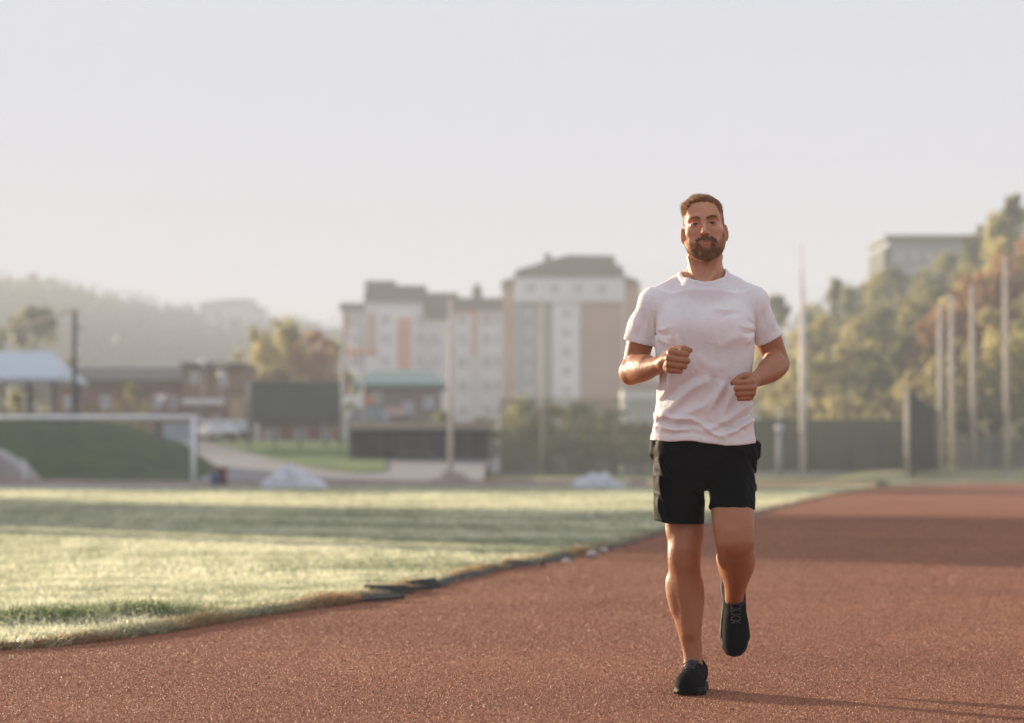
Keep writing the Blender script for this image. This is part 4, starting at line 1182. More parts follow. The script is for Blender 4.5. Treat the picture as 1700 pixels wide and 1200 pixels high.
net_m = mat('faded_shade_net', (.13, .135, .085), rough=.95, scale=.9, col2=(.19, .185, .12))
n, l = net_m.node_tree.nodes, net_m.node_tree.links
tp_ = n.new('ShaderNodeBsdfTransparent'); ms_ = n.new('ShaderNodeMixShader'); ms_.inputs[0].default_value = .42
l.new(n['Principled BSDF'].outputs[0], ms_.inputs[1]); l.new(tp_.outputs[0], ms_.inputs[2]); l.new(ms_.outputs[0], n['Material Output'].inputs['Surface'])
m = MB(); a, b_ = at(834, 712, 119.12), at(1098, 712, 119.12); m.add([(a.x, 119.12, .15), (b_.x, 119.12, .15), (b_.x, 119.12, a.z), (a.x, 119.12, a.z)], [(0, 1, 2, 3)]); m.build('shade_net', net_m, bf)
# long dark green screen fence right of the runner
YR = 124.0
t = thing('screen_fence', 'long dark green windscreen fence between the runner and the hillside', 'fence', (at(1380, 785, YR).x, YR, .3))
m = MB(); pxbox(m, 1180, 1506, 698, 784, YR, .05); m.build('screen', mat('green_windscreen', (.125, .12, .075), rough=.95, scale=.8, col2=(.165, .155, .10)), t)
for px_ in (1182, 1235, 1290, 1345, 1408, 1460, 1503): c = at(px_, 780, YR); MB().tube([(c.x, YR-.12, .15), (c.x, YR-.12, at(px_, 693, YR).z)], .05, 8).build('post', mat('olive_post', (.13, .13, .09), rough=.7) if 'olive_post' not in bpy.data.materials else bpy.data.materials['olive_post'], t, smooth=True)
m = MB(); pxbox(m, 1180, 1506, 696, 698.2, YR-.03, .1); m.build('top_rail', bpy.data.materials['olive_post'], t)
m = MB(); pxbox(m, 1120, 1508, 782, 790, YR-.6, .3); o = m.build('low_wall', mat('pale_low_wall', (.42, .40, .38), rough=.9)); tag(o, 'low pale concrete wall along the foot of the green fence', 'wall')
c = at(1294, 790, 118)
t = thing('lamp_post', 'short pale lamp post with a white head before the green fence', 'lamp post', (c.x, 118, .2))
MB().tube([(c.x, 118, .1), (c.x, 118, at(1294, 716, 118).z)], [.16, .12], 10).build('post', mat('grey_white_post', (.30, .33, .32), rough=.6), t, smooth=True)
q = at(1294, 711, 118); MB().tube([(q.x, 118, q.z-.18), (q.x, 118, q.z-.08), (q.x, 118, q.z+.1), (q.x, 118, q.z+.18)], [.1, .2, .2, .08], 12).build('lamp_head', mat('lamp_white', (.6, .62, .66), rough=.3), t, smooth=True)
# tall dark windscreen seen obliquely
t = thing('windscreen', 'tall dark green windscreen turned away, on a pale end post', 'screen', (at(1507, 788, 106).x, 106, .3))
a, b_ = at(1510, 650, 106), at(1553, 682, 132)
MB().add([(a.x, 106, .32), (b_.x, 132, .42), (b_.x, 132, b_.z), (a.x, 106, a.z), (a.x+.06, 106, .32), (b_.x+.06, 132, .42), (b_.x+.06, 132, b_.z), (a.x+.06, 106, a.z)],
         [(0,1,2,3),(7,6,5,4),(0,4,5,1),(3,2,6,7),(0,3,7,4),(1,5,6,2)]).build('panel', mat('dark_green_net', (.028, .034, .022), rough=.95), t)
c = at(1505, 650, 105.9); MB().tube([(c.x, 105.9, .2), (c.x, 105.9, c.z+.1)], .09, 10).build('post', beige_p, t, smooth=True)
for f in (.35, .7, 1.0):
    x = a.x + (b_.x-a.x)*f; MB().tube([(x+.14, 106+26*f, .2), (x+.14, 106+26*f, a.z + (b_.z-a.z)*f)], .06, 8).build('post', bpy.data.materials['olive_post'], t, smooth=True)
# grey slat fence at lower right
t = thing('slat_fence', 'grey green slat fence at the right edge behind the poles', 'fence', (at(1650, 785, 137).x, 137, .4))
m = MB(); a, b_ = at(1590, 727, 137), at(1790, 727, 137)
for i in range(60):
    x = a.x + (b_.x-a.x)*i/60; m.box(x, x+.085, 137, 137.03, .42, a.z - (i % 3)*.02)
m.build('slats', mat('grey_green_slats', (.13, .135, .11), rough=.85, scale=1), t)
for i in range(7):
    x = a.x + (b_.x-a.x)*i/6.1; MB().box(x-.05, x+.05, 136.88, 136.995, .3, a.z+.06).build('post', bpy.data.materials['olive_post'], t)

# ---- broken drain channel and strips along the field's edge
black_pl = mat('worn_black_plastic', (.030, .031, .033), rough=.5, scale=20, var=.4, bump=.3)
grey_pl = mat('dusty_grey_plastic', (.05, .045, .04), rough=.8, scale=12, var=.4)
def grate(px, py, ang, L, W, label, seed, tilt=.1):
    p = ground_at(px, py); r_ = random.Random(seed)
    t = thing('drain_grate', label, 'drain cover', (p.x, p.y, .012), 'broken drain covers at the field edge')
    M_ = Matrix.Rotation(ang, 3, 'Z') @ Matrix.Rotation(tilt, 3, 'X') @ Matrix.Rotation(r_.uniform(-.06, .06), 3, 'Y')
    def bx(m, x0, x1, y0, y1, z0, z1):
        vs_ = [(x0,y0,z0),(x1,y0,z0),(x1,y1,z0),(x0,y1,z0),(x0,y0,z1),(x1,y0,z1),(x1,y1,z1),(x0,y1,z1)]
        m.add([tuple(M_ @ Vector(v)) for v in vs_], [(3,2,1,0),(4,5,6,7),(0,1,5,4),(1,2,6,5),(2,3,7,6),(3,0,4,7)])
    m = MB(); bx(m, -L/2, L/2, -W/2, -W/2+.014, 0, .022); bx(m, -L/2, L/2, W/2-.014, W/2, 0, .022)
    m.build('frame', black_pl, t, world=False)
    m = MB(); k_ = int(L/.032)
    for i in range(k_): x = -L/2 + .006 + i*L/k_; bx(m, x, x+.016, -W/2+.0145, W/2-.0145, .004, .019)
    m.build('bars', grey_pl, t, world=False)
grate(612, 999, R(22), .42, .12, 'ribbed black drain cover lying nearest on the track edge', 1)
grate(648, 988, R(48), .40, .12, 'ribbed drain cover tilted up against the grass in the middle of the broken row', 2, .6)
grate(676, 984, R(30), .42, .12, 'ribbed drain cover right of the tilted one', 3, -.12)
grate(706, 976, R(58), .34, .12, 'shorter ribbed drain cover at the far end of the broken row', 4, .45)
# black edging strip winding along the boundary
def edging(y0, y1, label, seed, mt, w_=.035, wobble=.05, offx=.10):
    r_ = np.random.default_rng(seed); Y_ = np.linspace(y0, y1, int((y1-y0)/.12))
    x = xedge(Y_) + offx*.6 + noise2(Y_, Y_*0, 2.2, seed)*wobble; z = .018 + .022*np.abs(noise2(Y_, Y_*0, 4, seed+1)) + .01
    hgt = (.012 + .022*np.abs(noise2(Y_, Y_*0, 3, seed+2)))
    a = np.stack([x - w_, Y_, z*0 + .004], 1); b_ = np.stack([x - w_*.8, Y_, hgt + .004], 1); c_ = np.stack([x + w_*.2, Y_, hgt*.9 + .004], 1); d_ = np.stack([x + w_*2.2, Y_, z*0 + .006], 1)
    V = np.stack([a, b_, c_, d_], 1).reshape(-1, 3); F = []
    for i in range(len(Y_)-1):
        for k in range(4): F.append((i*4+k, (i+1)*4+k, (i+1)*4+(k+1) % 4, i*4+(k+1) % 4))
    o = mesh_np('edging_strip', V, np.array(F), mt); tag(o, label, 'edging', 'edging strips along the field')
edging(16.3, 21.5, 'black crumpled edging strip from the broken drain covers onwards', 81, grey_pl, .016, .04)
edging(21.9, 29.5, 'worn edging strip along the grass left of the runner', 82, grey_pl, .012, .05)
edging(30.5, 60, 'distant dark edging strip behind the runner\'s leg', 83, black_pl, .012, .06)
# small litter: pale stones and scraps by the edge, dark chips on the track
def stone(px, py, s, mt, label, name='stone', cat='stone', group=None, flat=.6):
    p = ground_at(px, py); r_ = random.Random(px*7 + py)
    import bmesh
    bm = bmesh.new(); bmesh.ops.create_icosphere(bm, subdivisions=2, radius=1)
    for v in bm.verts: v.co = Vector((v.co.x*s*(1+r_.uniform(-.22,.22)), v.co.y*s*.8*(1+r_.uniform(-.22,.22)), v.co.z*s*flat*(1+r_.uniform(-.2,.2))))
    me = bpy.data.meshes.new(name); bm.to_mesh(me); bm.free(); me.materials.append(mt)
    o = bpy.data.objects.new(name, me); COL.objects.link(o); o.location = (p.x, p.y, s*flat*.7 + (.012 if cat != 'leaf' else 0)); o.rotation_euler.z = r_.random()*6
    tag(o, label, cat, group)
pale_stone = mat('pale_stone', (.50, .48, .46), rough=.8, scale=20, var=.2)
stone(983, 926, .055, pale_stone, 'largest pale scrap on the field edge left of the runner')
stone(1003, 918, .04, pale_stone, 'pale stone just beyond the largest scrap on the field edge')
stone(940, 936, .035, pale_stone, 'pale stone on the field edge nearer the drain covers than the largest scrap')
stone(650, 978, .03, pale_stone, 'small pale stone on top of the broken drain covers')
stone(900, 940, .03, mat('dark_clod', (.06, .05, .04), rough=.9), 'dark clod on the field edge in the middle')
chip = mat('dark_leaf_scrap', (.07, .035, .025), rough=.9)
redc = mat('red_leaf_scrap', (.28, .04, .03), rough=.8)
GC = 'small scraps scattered on the track'
for px_, py_, s_, mt_, lb in ((1205, 1103, .007, chip, 'dark curled scrap on the track right below the lifted shoe'), (865, 1072, .005, chip, 'dark scrap on the track left of the runner\'s shin'),
    (630, 1127, .006, redc, 'red scrap low in the middle left of the track'), (905, 1134, .005, chip, 'dark scrap left of the standing shoe'), (695, 1183, .006, redc, 'red scrap at the bottom edge left of the middle'),
    (425, 1135, .005, chip, 'dark scrap on the track in the lower left'), (1070, 1174, .006, redc, 'reddish scrap below left of the standing shoe'), (1605, 1096, .005, chip, 'dark scrap on the track at the right'),
    (1398, 1110, .0045, chip, 'small dark scrap on the track between the runner and the right edge'), (545, 1096, .005, chip, 'dark scrap on the track below the drain covers'), (1010, 1100, .0045, chip, 'tiny dark scrap left of the runner\'s ankle'),
    (460, 1105, .005, redc, 'tiny red scrap on the track below the grass edge')):
    stone(px_, py_, s_, mt_, lb, 'leaf_scrap', 'leaf', GC, .35)
# ------------------------------------------------------------ trees outside the left of the frame, whose long shadows lie across field and track
def shade_tree(x, y, H_, hw_, v_, k_, label):
    key = ('dark', 'broad', v_)
    o = copy_tree(PROT[key]); o.name = 'tree'
    o.location = (x, y, 0); o.scale = (hw_/3.6, hw_/3.6, H_/10); o.rotation_euler = (0, 0, k_*1.3)
    tag(o, label, 'tree', 'tall trees left of the picture')
LB = 'tall tree left of the picture, its long shadow lying across the field'
k_ = 0
ux, uy = math.cos(-SUN_AZ), math.sin(-SUN_AZ)          # across the sun's direction
for s_, back, H_ in ((-8.0, 2, 13.5), (-6.4, 0, 19), (-3.6, 3, 21), (-1.2, -1, 20), (1.3, 2, 21), (3.8, 0, 22)):
    cx, cy = 1 - .707*86, 34 + .707*86
    shade_tree(cx + ux*s_ - .707*back, cy + uy*s_ + .707*back, H_, 3.4, k_ % 2, k_, LB); k_ += 1
for x, y, H_ in ((-72, 97, 12), (-67, 99, 12.5), (-62, 98, 12), (-58, 101, 11), (-54, 99, 8.5)):
    shade_tree(x, y, H_, 3.6, k_ % 2, k_, LB); k_ += 1
for x in range(-58, -30, 4):
    shade_tree(x, 117 + (x % 3), 11.8, 3.6, k_ % 2, k_, LB); k_ += 1
    shade_tree(x + 2, 121 + (x % 3), 12.4, 3.6, k_ % 2, k_, LB); k_ += 1
# ------------------------------------------------------------ the runner
PY = 8.9
def P(px, py, d=0.0): return np.array(at(px, py, PY + d))
def pr(r, d=0.0): return r * (PY + d) / FPX
def C(pts, **kw): return Cone([(P(a, b, d), pr(r, d)) for a, b, d, r in pts], **kw)
def zpx(py): return P(1168, py)[2]
def xpx(px): return P(px, 700)[0]

# ---- head frame: x image right, y out of the face, z up the skull
hy, hp, hr = R(-5), R(3), R(4)
HF = np.array([math.sin(hy)*math.cos(hp), -math.cos(hy)*math.cos(hp), math.sin(hp)])
HX = np.array([math.cos(hr), 0, math.sin(hr)]); HX = HX - HF*(HX@HF); HX /= np.linalg.norm(HX)
HU = np.cross(HF, HX); HU *= np.sign(HU[2])
HM = np.stack([HX, HF, HU])
HC = P(1168.5, 375, 0.0)
def H(x, y, z): return HC + HX*x + HF*y + HU*z
def hloc(V): return (V - HC) @ HM.T
def HE(c, r, k=0.01, op='u', tilt=0.0, yawl=0.0):
    M = HM
    if tilt: c_, s_ = math.cos(tilt), math.sin(tilt); M = np.array([[c_,0,s_],[0,1,0],[-s_,0,c_]]) @ HM
    if yawl: c_, s_ = math.cos(yawl), math.sin(yawl); M = np.array([[c_,s_,0],[-s_,c_,0],[0,0,1]]) @ HM
    return Ell(H(*c), r, M, k, op)
def HCn(pts, **kw): return Cone([(H(x, y, z), r) for x, y, z, r in pts], **kw)

skull = [HE((0, -.012, .026), (.0745, .094, .078), k=.02), HE((0, .012, -.015), (.0685, .078, .09), k=.02)]
head = list(skull)
for s in (-1, 1):
    head += [HCn([(s*.062, -.004, -.045, .014), (s*.056, .016, -.082, .014), (s*.032, .05, -.112, .014), (0, .064, -.120, .014)], k=.022),
             HE((s*.049, .052, -.03), (.019, .024, .017), k=.022),
             HE((s*.04, .045, -.066), (.024, .03, .028), k=.02),
             HCn([(s*.050, .064, .016, .007), (s*.032, .083, .021, .0075), (s*.012, .087, .015, .0075)], k=.012)]
head += [HE((0, .064, .05), (.056, .024, .034), k=.03),
         HE((0, .071, -.114), (.021, .017, .015), k=.014),
         HE((0, .062, -.078), (.034, .026, .034), k=.018)]
for s in (-1, 1):
    head += [HE((s*.0315, .096, -.002), (.0185, .017, .0105), k=.012, op='s'),
             HE((s*.0315, .0735, -.003), (.0112, .0112, .0112), k=.002),
             # lids
             HCn([(s*.0165, .0805, -.006, .0028), (s*.025, .0872, .0024, .0034), (s*.036, .0861, .0027, .0034), (s*.0475, .074, -.0035, .0030)], k=.004),
             HCn([(s*.0165, .0805, -.006, .0022), (s*.026, .0850, -.0100, .0022), (s*.036, .0840, -.0100, .0022), (s*.0465, .0735, -.005, .0022)], k=.004)]
head += [HCn([(0, .080, .012, .0075), (0, .091, -.004, .0080), (0, .104, -.026, .0088), (0, .110, -.036, .0098)], k=.010),
         HE((0, .112, -.039), (.0105, .0100, .0088), k=.006)]
for s in (-1, 1):
    head += [HE((s*.0125, .0985, -.0425), (.0072, .0105, .0068), k=.006),
             HE((s*.0062, .1045, -.0495), (.0036, .0060, .0034), k=.002, op='s')]
head += [HCn([(0, .094, -.052, .0035), (0, .0955, -.062, .0038)], k=.006),
         HCn([(-.028, .0815, -.0738, .0028), (-.013, .0915, -.0703, .0038), (0, .0945, -.0695, .0038), (.013, .0915, -.0703, .0038), (.028, .0815, -.0738, .0028)], k=.005),
         HCn([(-.026, .0815, -.0760, .0028), (-.012, .0900, -.0785, .0044), (0, .0925, -.0793, .0046), (.012, .0900, -.0785, .0044), (.026, .0815, -.0760, .0028)], k=.004),
         HCn([(-.030, .0860, -.0748, .0013), (-.014, .0955, -.0742, .0014), (0, .0985, -.0738, .0014), (.014, .0955, -.0742, .0014), (.030, .0860, -.0748, .0013)], k=.002, op='s')]
# ears
for s in (-1, 1):
    head += [HE((s*.0790, -.012, -.030), (.0080, .019, .030), k=.012, tilt=s*R(10), yawl=-s*R(26)),
             HE((s*.0880, -.006, -.024), (.0026, .007, .013), k=.006, op='s', tilt=s*R(10), yawl=-s*R(26)),
             HE((s*.0755, -.006, -.054), (.006, .008, .009), k=.006)]
# ---- neck, shoulders, torso (below the clothes)
core = [C([(1170, 420, .03, 28), (1171, 445, .025, 28.5), (1169, 468, .03, 32), (1168, 500, .03, 36)], k=.02),
        C([(1169, 452, .04, 20), (1137, 471, .042, 15), (1100, 500, .04, 18)], k=.03),
        C([(1169, 452, .04, 20), (1201, 469, .042, 15), (1238, 500, .04, 18)], k=.03),
        Sec([(zpx(800), xpx(1094), xpx(1246), PY, .085), (zpx(740), xpx(1094), xpx(1244), PY, .085), (zpx(670), xpx(1100), xpx(1237), PY, .08),
             (zpx(590), xpx(1097), xpx(1243), PY, .10), (zpx(540), xpx(1096), xpx(1243), PY, .095), (zpx(500), xpx(1104), xpx(1235), PY+.005, .086),
             (zpx(474), xpx(1134), xpx(1203), PY+.012, .066)], k=.03)]
# sternomastoid cords and collar bones
core += [C([(1146, 428, .0, 6), (1153, 452, -.03, 6), (1163, 470, -.045, 5)], k=.014),
         C([(1194, 426, .0, 6), (1187, 450, -.03, 6), (1175, 470, -.045, 5)], k=.014)]
legs = [C([(1132, 790, .0, 34), (1134, 830, -.01, 32), (1136.5, 870, -.02, 31), (1137, 898, -.03, 28.5), (1136, 922, -.035, 27.5),
           (1136.5, 945, -.01, 26.5), (1137, 975, .01, 27.5), (1139.5, 1000, .02, 26.5), (1143, 1030, .02, 22.5), (1146, 1058, .02, 18), (1150, 1085, .02, 15.5), (1151, 1115, .02, 16)], k=.02),
        # knee cap, calf bulges, shin edge
        C([(1135, 893, -.062, 14), (1135, 908, -.068, 13)], k=.022), C([(1120, 880, -.03, 10), (1122, 850, -.03, 12)], k=.03), C([(1152, 888, -.035, 11), (1150, 860, -.03, 12)], k=.028),
        C([(1155, 965, .03, 9.5), (1158.5, 987, .04, 9.5), (1155, 1015, .035, 7)], k=.03),
        C([(1118, 965, .02, 11), (1119, 985, .025, 11), (1124, 1010, .02, 8)], k=.03),
        C([(1134, 925, -.060, 8.5), (1136.5, 975, -.045, 7.5), (1144.5, 1050, -.014, 6.5)], k=.028),
        C([(1210, 800, -.03, 35), (1214, 830, -.07, 35), (1216, 852, -.11, 35), (1218, 875, -.15, 33.5), (1220, 896, -.165, 31)], k=.02),
        C([(1220, 896, -.165, 30), (1221, 912, -.11, 30), (1222, 930, -.02, 31), (1222, 950, .08, 25), (1221, 972, .17, 18.5), (1219, 992, .24, 15.5), (1219, 1010, .28, 15.5)], k=.02),
        C([(1213, 886, -.212, 13), (1214, 901, -.214, 13)], k=.022), C([(1234, 878, -.17, 11), (1232, 855, -.14, 13)], k=.028), C([(1197, 874, -.17, 10), (1199, 852, -.14, 12)], k=.028),
        C([(1204, 925, .0, 11), (1207, 945, .06, 9)], k=.03), C([(1240, 922, .0, 12), (1236, 945, .06, 9)], k=.03)]
arms = [C([(1086, 508, .02, 24), (1070, 540, .035, 23), (1061, 575, .05, 22), (1055, 600, .06, 20.5), (1050, 615, .055, 20)], k=.02),
        C([(1050, 615, .055, 20.5), (1058, 615, .02, 21), (1070, 612, -.04, 20), (1086, 608, -.11, 15.5), (1098, 604, -.16, 12.5), (1104, 602, -.18, 12.5)], k=.015, sub=12),
        C([(1056, 603, .0, 14), (1072, 601, -.06, 12)], k=.02),
        C([(1040, 622, .075, 9), (1044, 626, .06, 9)], k=.03),
        C([(1252, 508, .02, 24), (1266, 540, .035, 23), (1279, 572, .05, 22), (1287, 595, .06, 20.5), (1289, 604, .055, 20)], k=.02),
        C([(1289, 604, .055, 20), (1286, 609, .02, 20.5), (1278, 616, -.04, 19), (1264, 625, -.11, 15), (1252, 631, -.16, 12), (1248, 633, -.18, 12)], k=.015, sub=12),
        C([(1285, 598, .0, 14), (1273, 609, -.06, 12)], k=.02)]
# ---- fists: palm block, four bent fingers of unequal length, thumb from the side of the palm
def fist(W, knuck, pips, rads, curl, thumb, palm):
    """knuck/pips: (px, py, d) per finger; curl: lateral px step of the fingertip back towards the palm"""
    out = [C(palm, k=.010, sub=3)]
    for (kx, ky, kd), (qx, qy, qd), r in zip(knuck, pips, rads):
        out.append(C([(W[0], W[1] + (ky - W[1])*.45, W[2] + .02, r*1.0), (kx, ky, kd, r*1.12)], k=.008, sub=1))
        out.append(C([(kx, ky, kd, r*1.12), ((kx+qx)/2, (ky+qy)/2, (kd+qd)/2 - .003, r*.98), (qx, qy, qd, r*1.04), (qx + curl*.05, qy + .4, qd + .013, r*.95),
                      (qx - curl*.05, qy + .6, qd + .026, r*.92), (qx - curl*.45, qy + .6, qd + .034, r*.85), (qx - curl, qy + .4, qd + .030, r*.8)], k=.0025, sub=3))
    out.append(C(thumb, k=.005, sub=4))
    return out
arms += fist((1101, 603, -.175), [(1113.5, 584, -.225), (1110.5, 594.5, -.232), (1110, 604.5, -.23), (1110, 613.5, -.222)],
             [(1138.5, 588.5, -.25), (1139.5, 599, -.257), (1135, 608, -.253), (1128.5, 616, -.243)], [5.3, 5.5, 5.1, 4.4], 17,
             [(1104, 592, -.185, 7), (1114, 582, -.190, 6.4), (1126, 578.5, -.215, 5.6), (1137, 579, -.240, 5.4), (1145.5, 581.5, -.247, 4.6)],
             [(1102, 602, -.18, 12), (1110, 596, -.205, 12), (1117, 602, -.205, 12), (1110, 608, -.205, 10)])
arms += fist((1249, 634, -.175), [(1248.5, 634, -.215), (1250.5, 643.5, -.220), (1249.5, 652.5, -.217), (1246.5, 660, -.210)],
             [(1224.5, 635.5, -.250), (1224, 645, -.255), (1226, 654, -.251), (1228, 661.5, -.243)], [5.2, 5.3, 4.9, 4.2], -16,
             [(1246, 626, -.185, 7.5), (1238, 623.5, -.195, 6.4), (1229, 626, -.215, 5.4), (1221, 631.5, -.225, 5.0), (1216, 635.5, -.228, 4.3)],
             [(1249, 633, -.18, 11.5), (1245, 638, -.20, 11.5), (1239, 645, -.2, 11), (1241, 653, -.195, 9)])

BV, BF = surface(core + legs + arms + head, PERSON_H, smooth=1)
PERSON = thing('person', 'bearded man in white t-shirt and black shorts jogging on the red track', 'person', (float(P(1160, 1153)[0]), PY, 0))
PO = np.array([PERSON.location.x, PERSON.location.y, 0.0])

# ---- per-vertex masks for hair, beard, lips
hl = hloc(BV)
hx, hyy, hz = hl[:,0], hl[:,1], hl[:,2]
sst = lambda e0, e1, x: (lambda t: t*t*(3-2*t))(np.clip((x-e0)/(e1-e0), 0, 1))
def nz3(V, f, seed=0):
    r = np.random.default_rng(seed); o = np.zeros(len(V))
    for _ in range(10):
        k = r.normal(size=3); k *= f*(0.7+0.6*r.random())/np.linalg.norm(k); o += np.sin(V@k + r.random()*6.28)
    return o/3.2
wob = nz3(hl, 420, 1)*.0018 + nz3(hl, 160, 2)*.002
ax_ = np.abs(hx)
# hair line on the front: height rises in the middle, drops along the temples
line = np.interp(ax_, [0, .02, .040, .050, .058, .064, .070, .090], [.078, .077, .073, .063, .045, .020, -.012, -.02])
front = sst(-.003, .004, hz - line + wob)
sideh = sst(-.004, .004, (.022 - hyy) + wob) * sst(-.05, -.035, hz + np.where(hyy > -.03, .02, 0))
hairm = np.where(hyy > .012, front, np.maximum(front, sideh)) * (hz > -.075) * (hl[:,1] < .2) * (np.linalg.norm(hl, axis=1) < .15)
hairm *= 1 - sst(.0725, .075, ax_)*(hz < .004)*(hz > -.07)
hairm = hairm*(.45 + .55*sst(.03, .062, hz))      # not on the ears
inhead = (np.linalg.norm(hl, axis=1) < .16) & (hz > -.16)
# beard: lower face below a line from the ear to the corner of the mouth, moustache, under the chin
bl = np.interp(ax_, [0, .010, .024, .034, .048, .058, .066], [-.092, -.092, -.066, -.077, -.073, -.060, -.036])
bmask = sst(-.004, .005, bl - hz + wob) * sst(-.004, .005, hz + .085 + np.clip(hyy, 0, 1)*.85) * (hyy > -.012)
must = sst(-.003, .003, .0095 - np.abs(hz + .0605 + ax_*.12) + wob) * (ax_ < .031) * (hyy > .05)
side_m = sst(-.004, .004, .007 - np.abs(ax_ - .0285) + wob) * ((hz < -.058) & (hz > -.10)) * (hyy > .05)
soul = sst(-.003, .003, .006 - ax_ + wob) * ((hz < -.086) & (hz > -.10)) * (hyy > .05)
beard = np.clip(np.maximum.reduce([bmask, must*.85, side_m, soul*.8]), 0, 1)
lipz = sst(0, .004, .0265 - ax_) * sst(0, .0025, .0068 - ax_*.08 - np.abs(hz + .0746)) * (hyy > .078)
beard = beard * (1 - lipz) * inhead * (1 - sst(.072, .077, ax_))
neckfade = sst(-.148, -.128, hz + (hyy*.12))

bdens = .35 + .6*np.maximum(sst(-.088, -.104, hz)*0 + sst(.088, .104, -hz), np.maximum(must, side_m))
brow = np.zeros(len(BV))
for s in (-1, 1):
    u = (hx*s - .0305)
    c = .0170 + .0025*(1 - (u/.018)**2) + u*.08
    brow = np.maximum(brow, sst(-.0015, .002, .0046 - np.abs(hz - c) - np.clip(u, 0, 1)*.06 + wob*.5) * sst(0, .004, .0215 - np.abs(u)))
brow *= inhead * (hyy > .04)
eye = np.zeros(len(BV)); iris = np.zeros(len(BV))
for s in (-1, 1):
    dd = np.linalg.norm((hl - np.array([s*.0315, .0735, -.003]))/np.array([.0128, .0125, .0128]), axis=1)
    e_ = (dd < 1.05) & (hyy > .078) & (np.abs(hz + .0042) < .0045)
    eye = np.maximum(eye, e_); iris = np.maximum(iris, e_ & (np.hypot(hx - s*.0315 + .0008, hz + .0035) < .0066))
lash = np.zeros(len(BV))
for s in (-1, 1):
    u = (hx*s - .032)/.0155
    lash = np.maximum(lash, (np.abs(u) < 1) * sst(0, .0012, .0017 - np.abs(hz - (.0002 - .0045*u*u))) * (hyy > .07))
    
skin = bpy.data.materials.new('skin'); skin.use_nodes = True
n, l = skin.node_tree.nodes, skin.node_tree.links
b = n['Principled BSDF']
c = mixc(n, l, ramp(n, l, noisen(n, l, 14), .35, .65), (.57, .28, .165), (.64, .335, .205))
c = mixc(n, l, ramp(n, l, noisen(n, l, 45), .5, .9), c, (.52, .235, .135))
c = mixc(n, l, attrn(n, 'tan'), c, (.36, .145, .070))
c = mixc(n, l, attrn(n, 'lip'), c, (.40, .175, .115))
c = mixc(n, l, attrn(n, 'beard'), c, (.22, .115, .062))
c = mixc(n, l, attrn(n, 'brow'), c, (.10, .05, .026))
c = mixc(n, l, attrn(n, 'scalp'), c, (.22, .125, .07))
c = mixc(n, l, attrn(n, 'lash'), c, (.04, .02, .012))
l.new(c, b.inputs['Base Color'])
b.inputs['Roughness'].default_value = .48
b.inputs['Specular IOR Level'].default_value = .35
b.inputs['Subsurface Weight'].default_value = .25
b.inputs['Subsurface Radius'].default_value = (1.0, .35, .15)
b.inputs['Subsurface Scale'].default_value = .006
bp = n.new('ShaderNodeBump'); bp.inputs['Strength'].default_value = .25; bp.inputs['Distance'].default_value = .0012
l.new(noisen(n, l, 420, 3), bp.inputs['Height'])
bq = n.new('ShaderNodeBump'); bq.inputs['Strength'].default_value = .35; bq.inputs['Distance'].default_value = .004
l.new(noisen(n, l, 55, 4), bq.inputs['Height']); l.new(bp.outputs[0], bq.inputs['Normal']); l.new(bq.outputs[0], b.inputs['Normal'])

body = mesh_np('body', BV - PO, BF, skin, PERSON, smooth=True)
for nm, vv in (('tan', .9*(1 - sst(zpx(540), zpx(470), BV[:,2]))), ('lip', lipz*inhead), ('beard', beard*bdens), ('brow', brow*.72), ('scalp', hairm*inhead*.9), ('lash', lash*.95)): attr(body, nm, vv)

# ---- eyes: balls turned to the viewer, iris and pupil as rings of their own
white_m = mat('eye_white', (.34, .28, .25), rough=.25, spec=.5, var=.05); iris_m = mat('grey_iris', (.030, .030, .026), rough=.3, spec=.7, scale=900); pup_m = mat('pupil', (.004, .004, .004), rough=.1, spec=.8)
gz = np.array([-.02, -1, -.08]); gz /= np.linalg.norm(gz)
for s in (-1, 1):
    o_ = H(s*.0315, .0741, -.0034); V_, F_, mi_ = [], [], []
    e1 = np.cross(gz, [0, 0, 1.]); e1 /= np.linalg.norm(e1); e2 = np.cross(gz, e1)
    rings = [0, 8, 13, 20, 26, 32, 40, 55, 75, 95]
    for ri, dg in enumerate(rings):
        for k in range(24):
            w_ = k/24*6.2832; q = gz*math.cos(R(dg)) + (e1*math.cos(w_) + e2*math.sin(w_))*math.sin(R(dg + (.01 if dg == 0 else 0)))
            V_.append(o_ + q*(.0127 + (.0003 if dg < 30 else 0)))
    for ri in range(len(rings)-1):
        for k in range(24):
            F_.append((ri*24+k, ri*24+(k+1) % 24, (ri+1)*24+(k+1) % 24, (ri+1)*24+k)); mi_.append(2 if ri < 2 else (1 if ri < 5 else 0))
    mesh_np('eye', np.array(V_) - PO, np.array(F_), parent=PERSON, smooth=True, mats=[white_m, iris_m, pup_m], midx=mi_)

# ---- hair, beard and brow strands
BN = vnormals(BV, BF)
hairmat = mat('brown_hair', (.32, .19, .105), rough=.45, var=.35, scale=60, spec=.5, trans=.4, col2=(.55, .34, .19))
def grow(mask, count, seed):
    r = np.random.default_rng(seed)
    fm = mask[BF].mean(1)
    area = np.linalg.norm(np.cross(BV[BF[:,2]]-BV[BF[:,0]], BV[BF[:,3]]-BV[BF[:,1]]), axis=1)
    p = fm*area; p /= p.sum()
    f = r.choice(len(BF), count, p=p)
    u, v = r.random((2, count, 1))
    q = BV[BF[f]]
    pos = (q[:,0]*(1-u)+q[:,1]*u)*(1-v) + (q[:,3]*(1-u)+q[:,2]*u)*v
    return pos, BN[BF[f,0]], r
Vs, Fs = [], []
def put(VF):
    V, F = VF; Fs.append(F + sum(len(q) for q in Vs)); Vs.append(V)
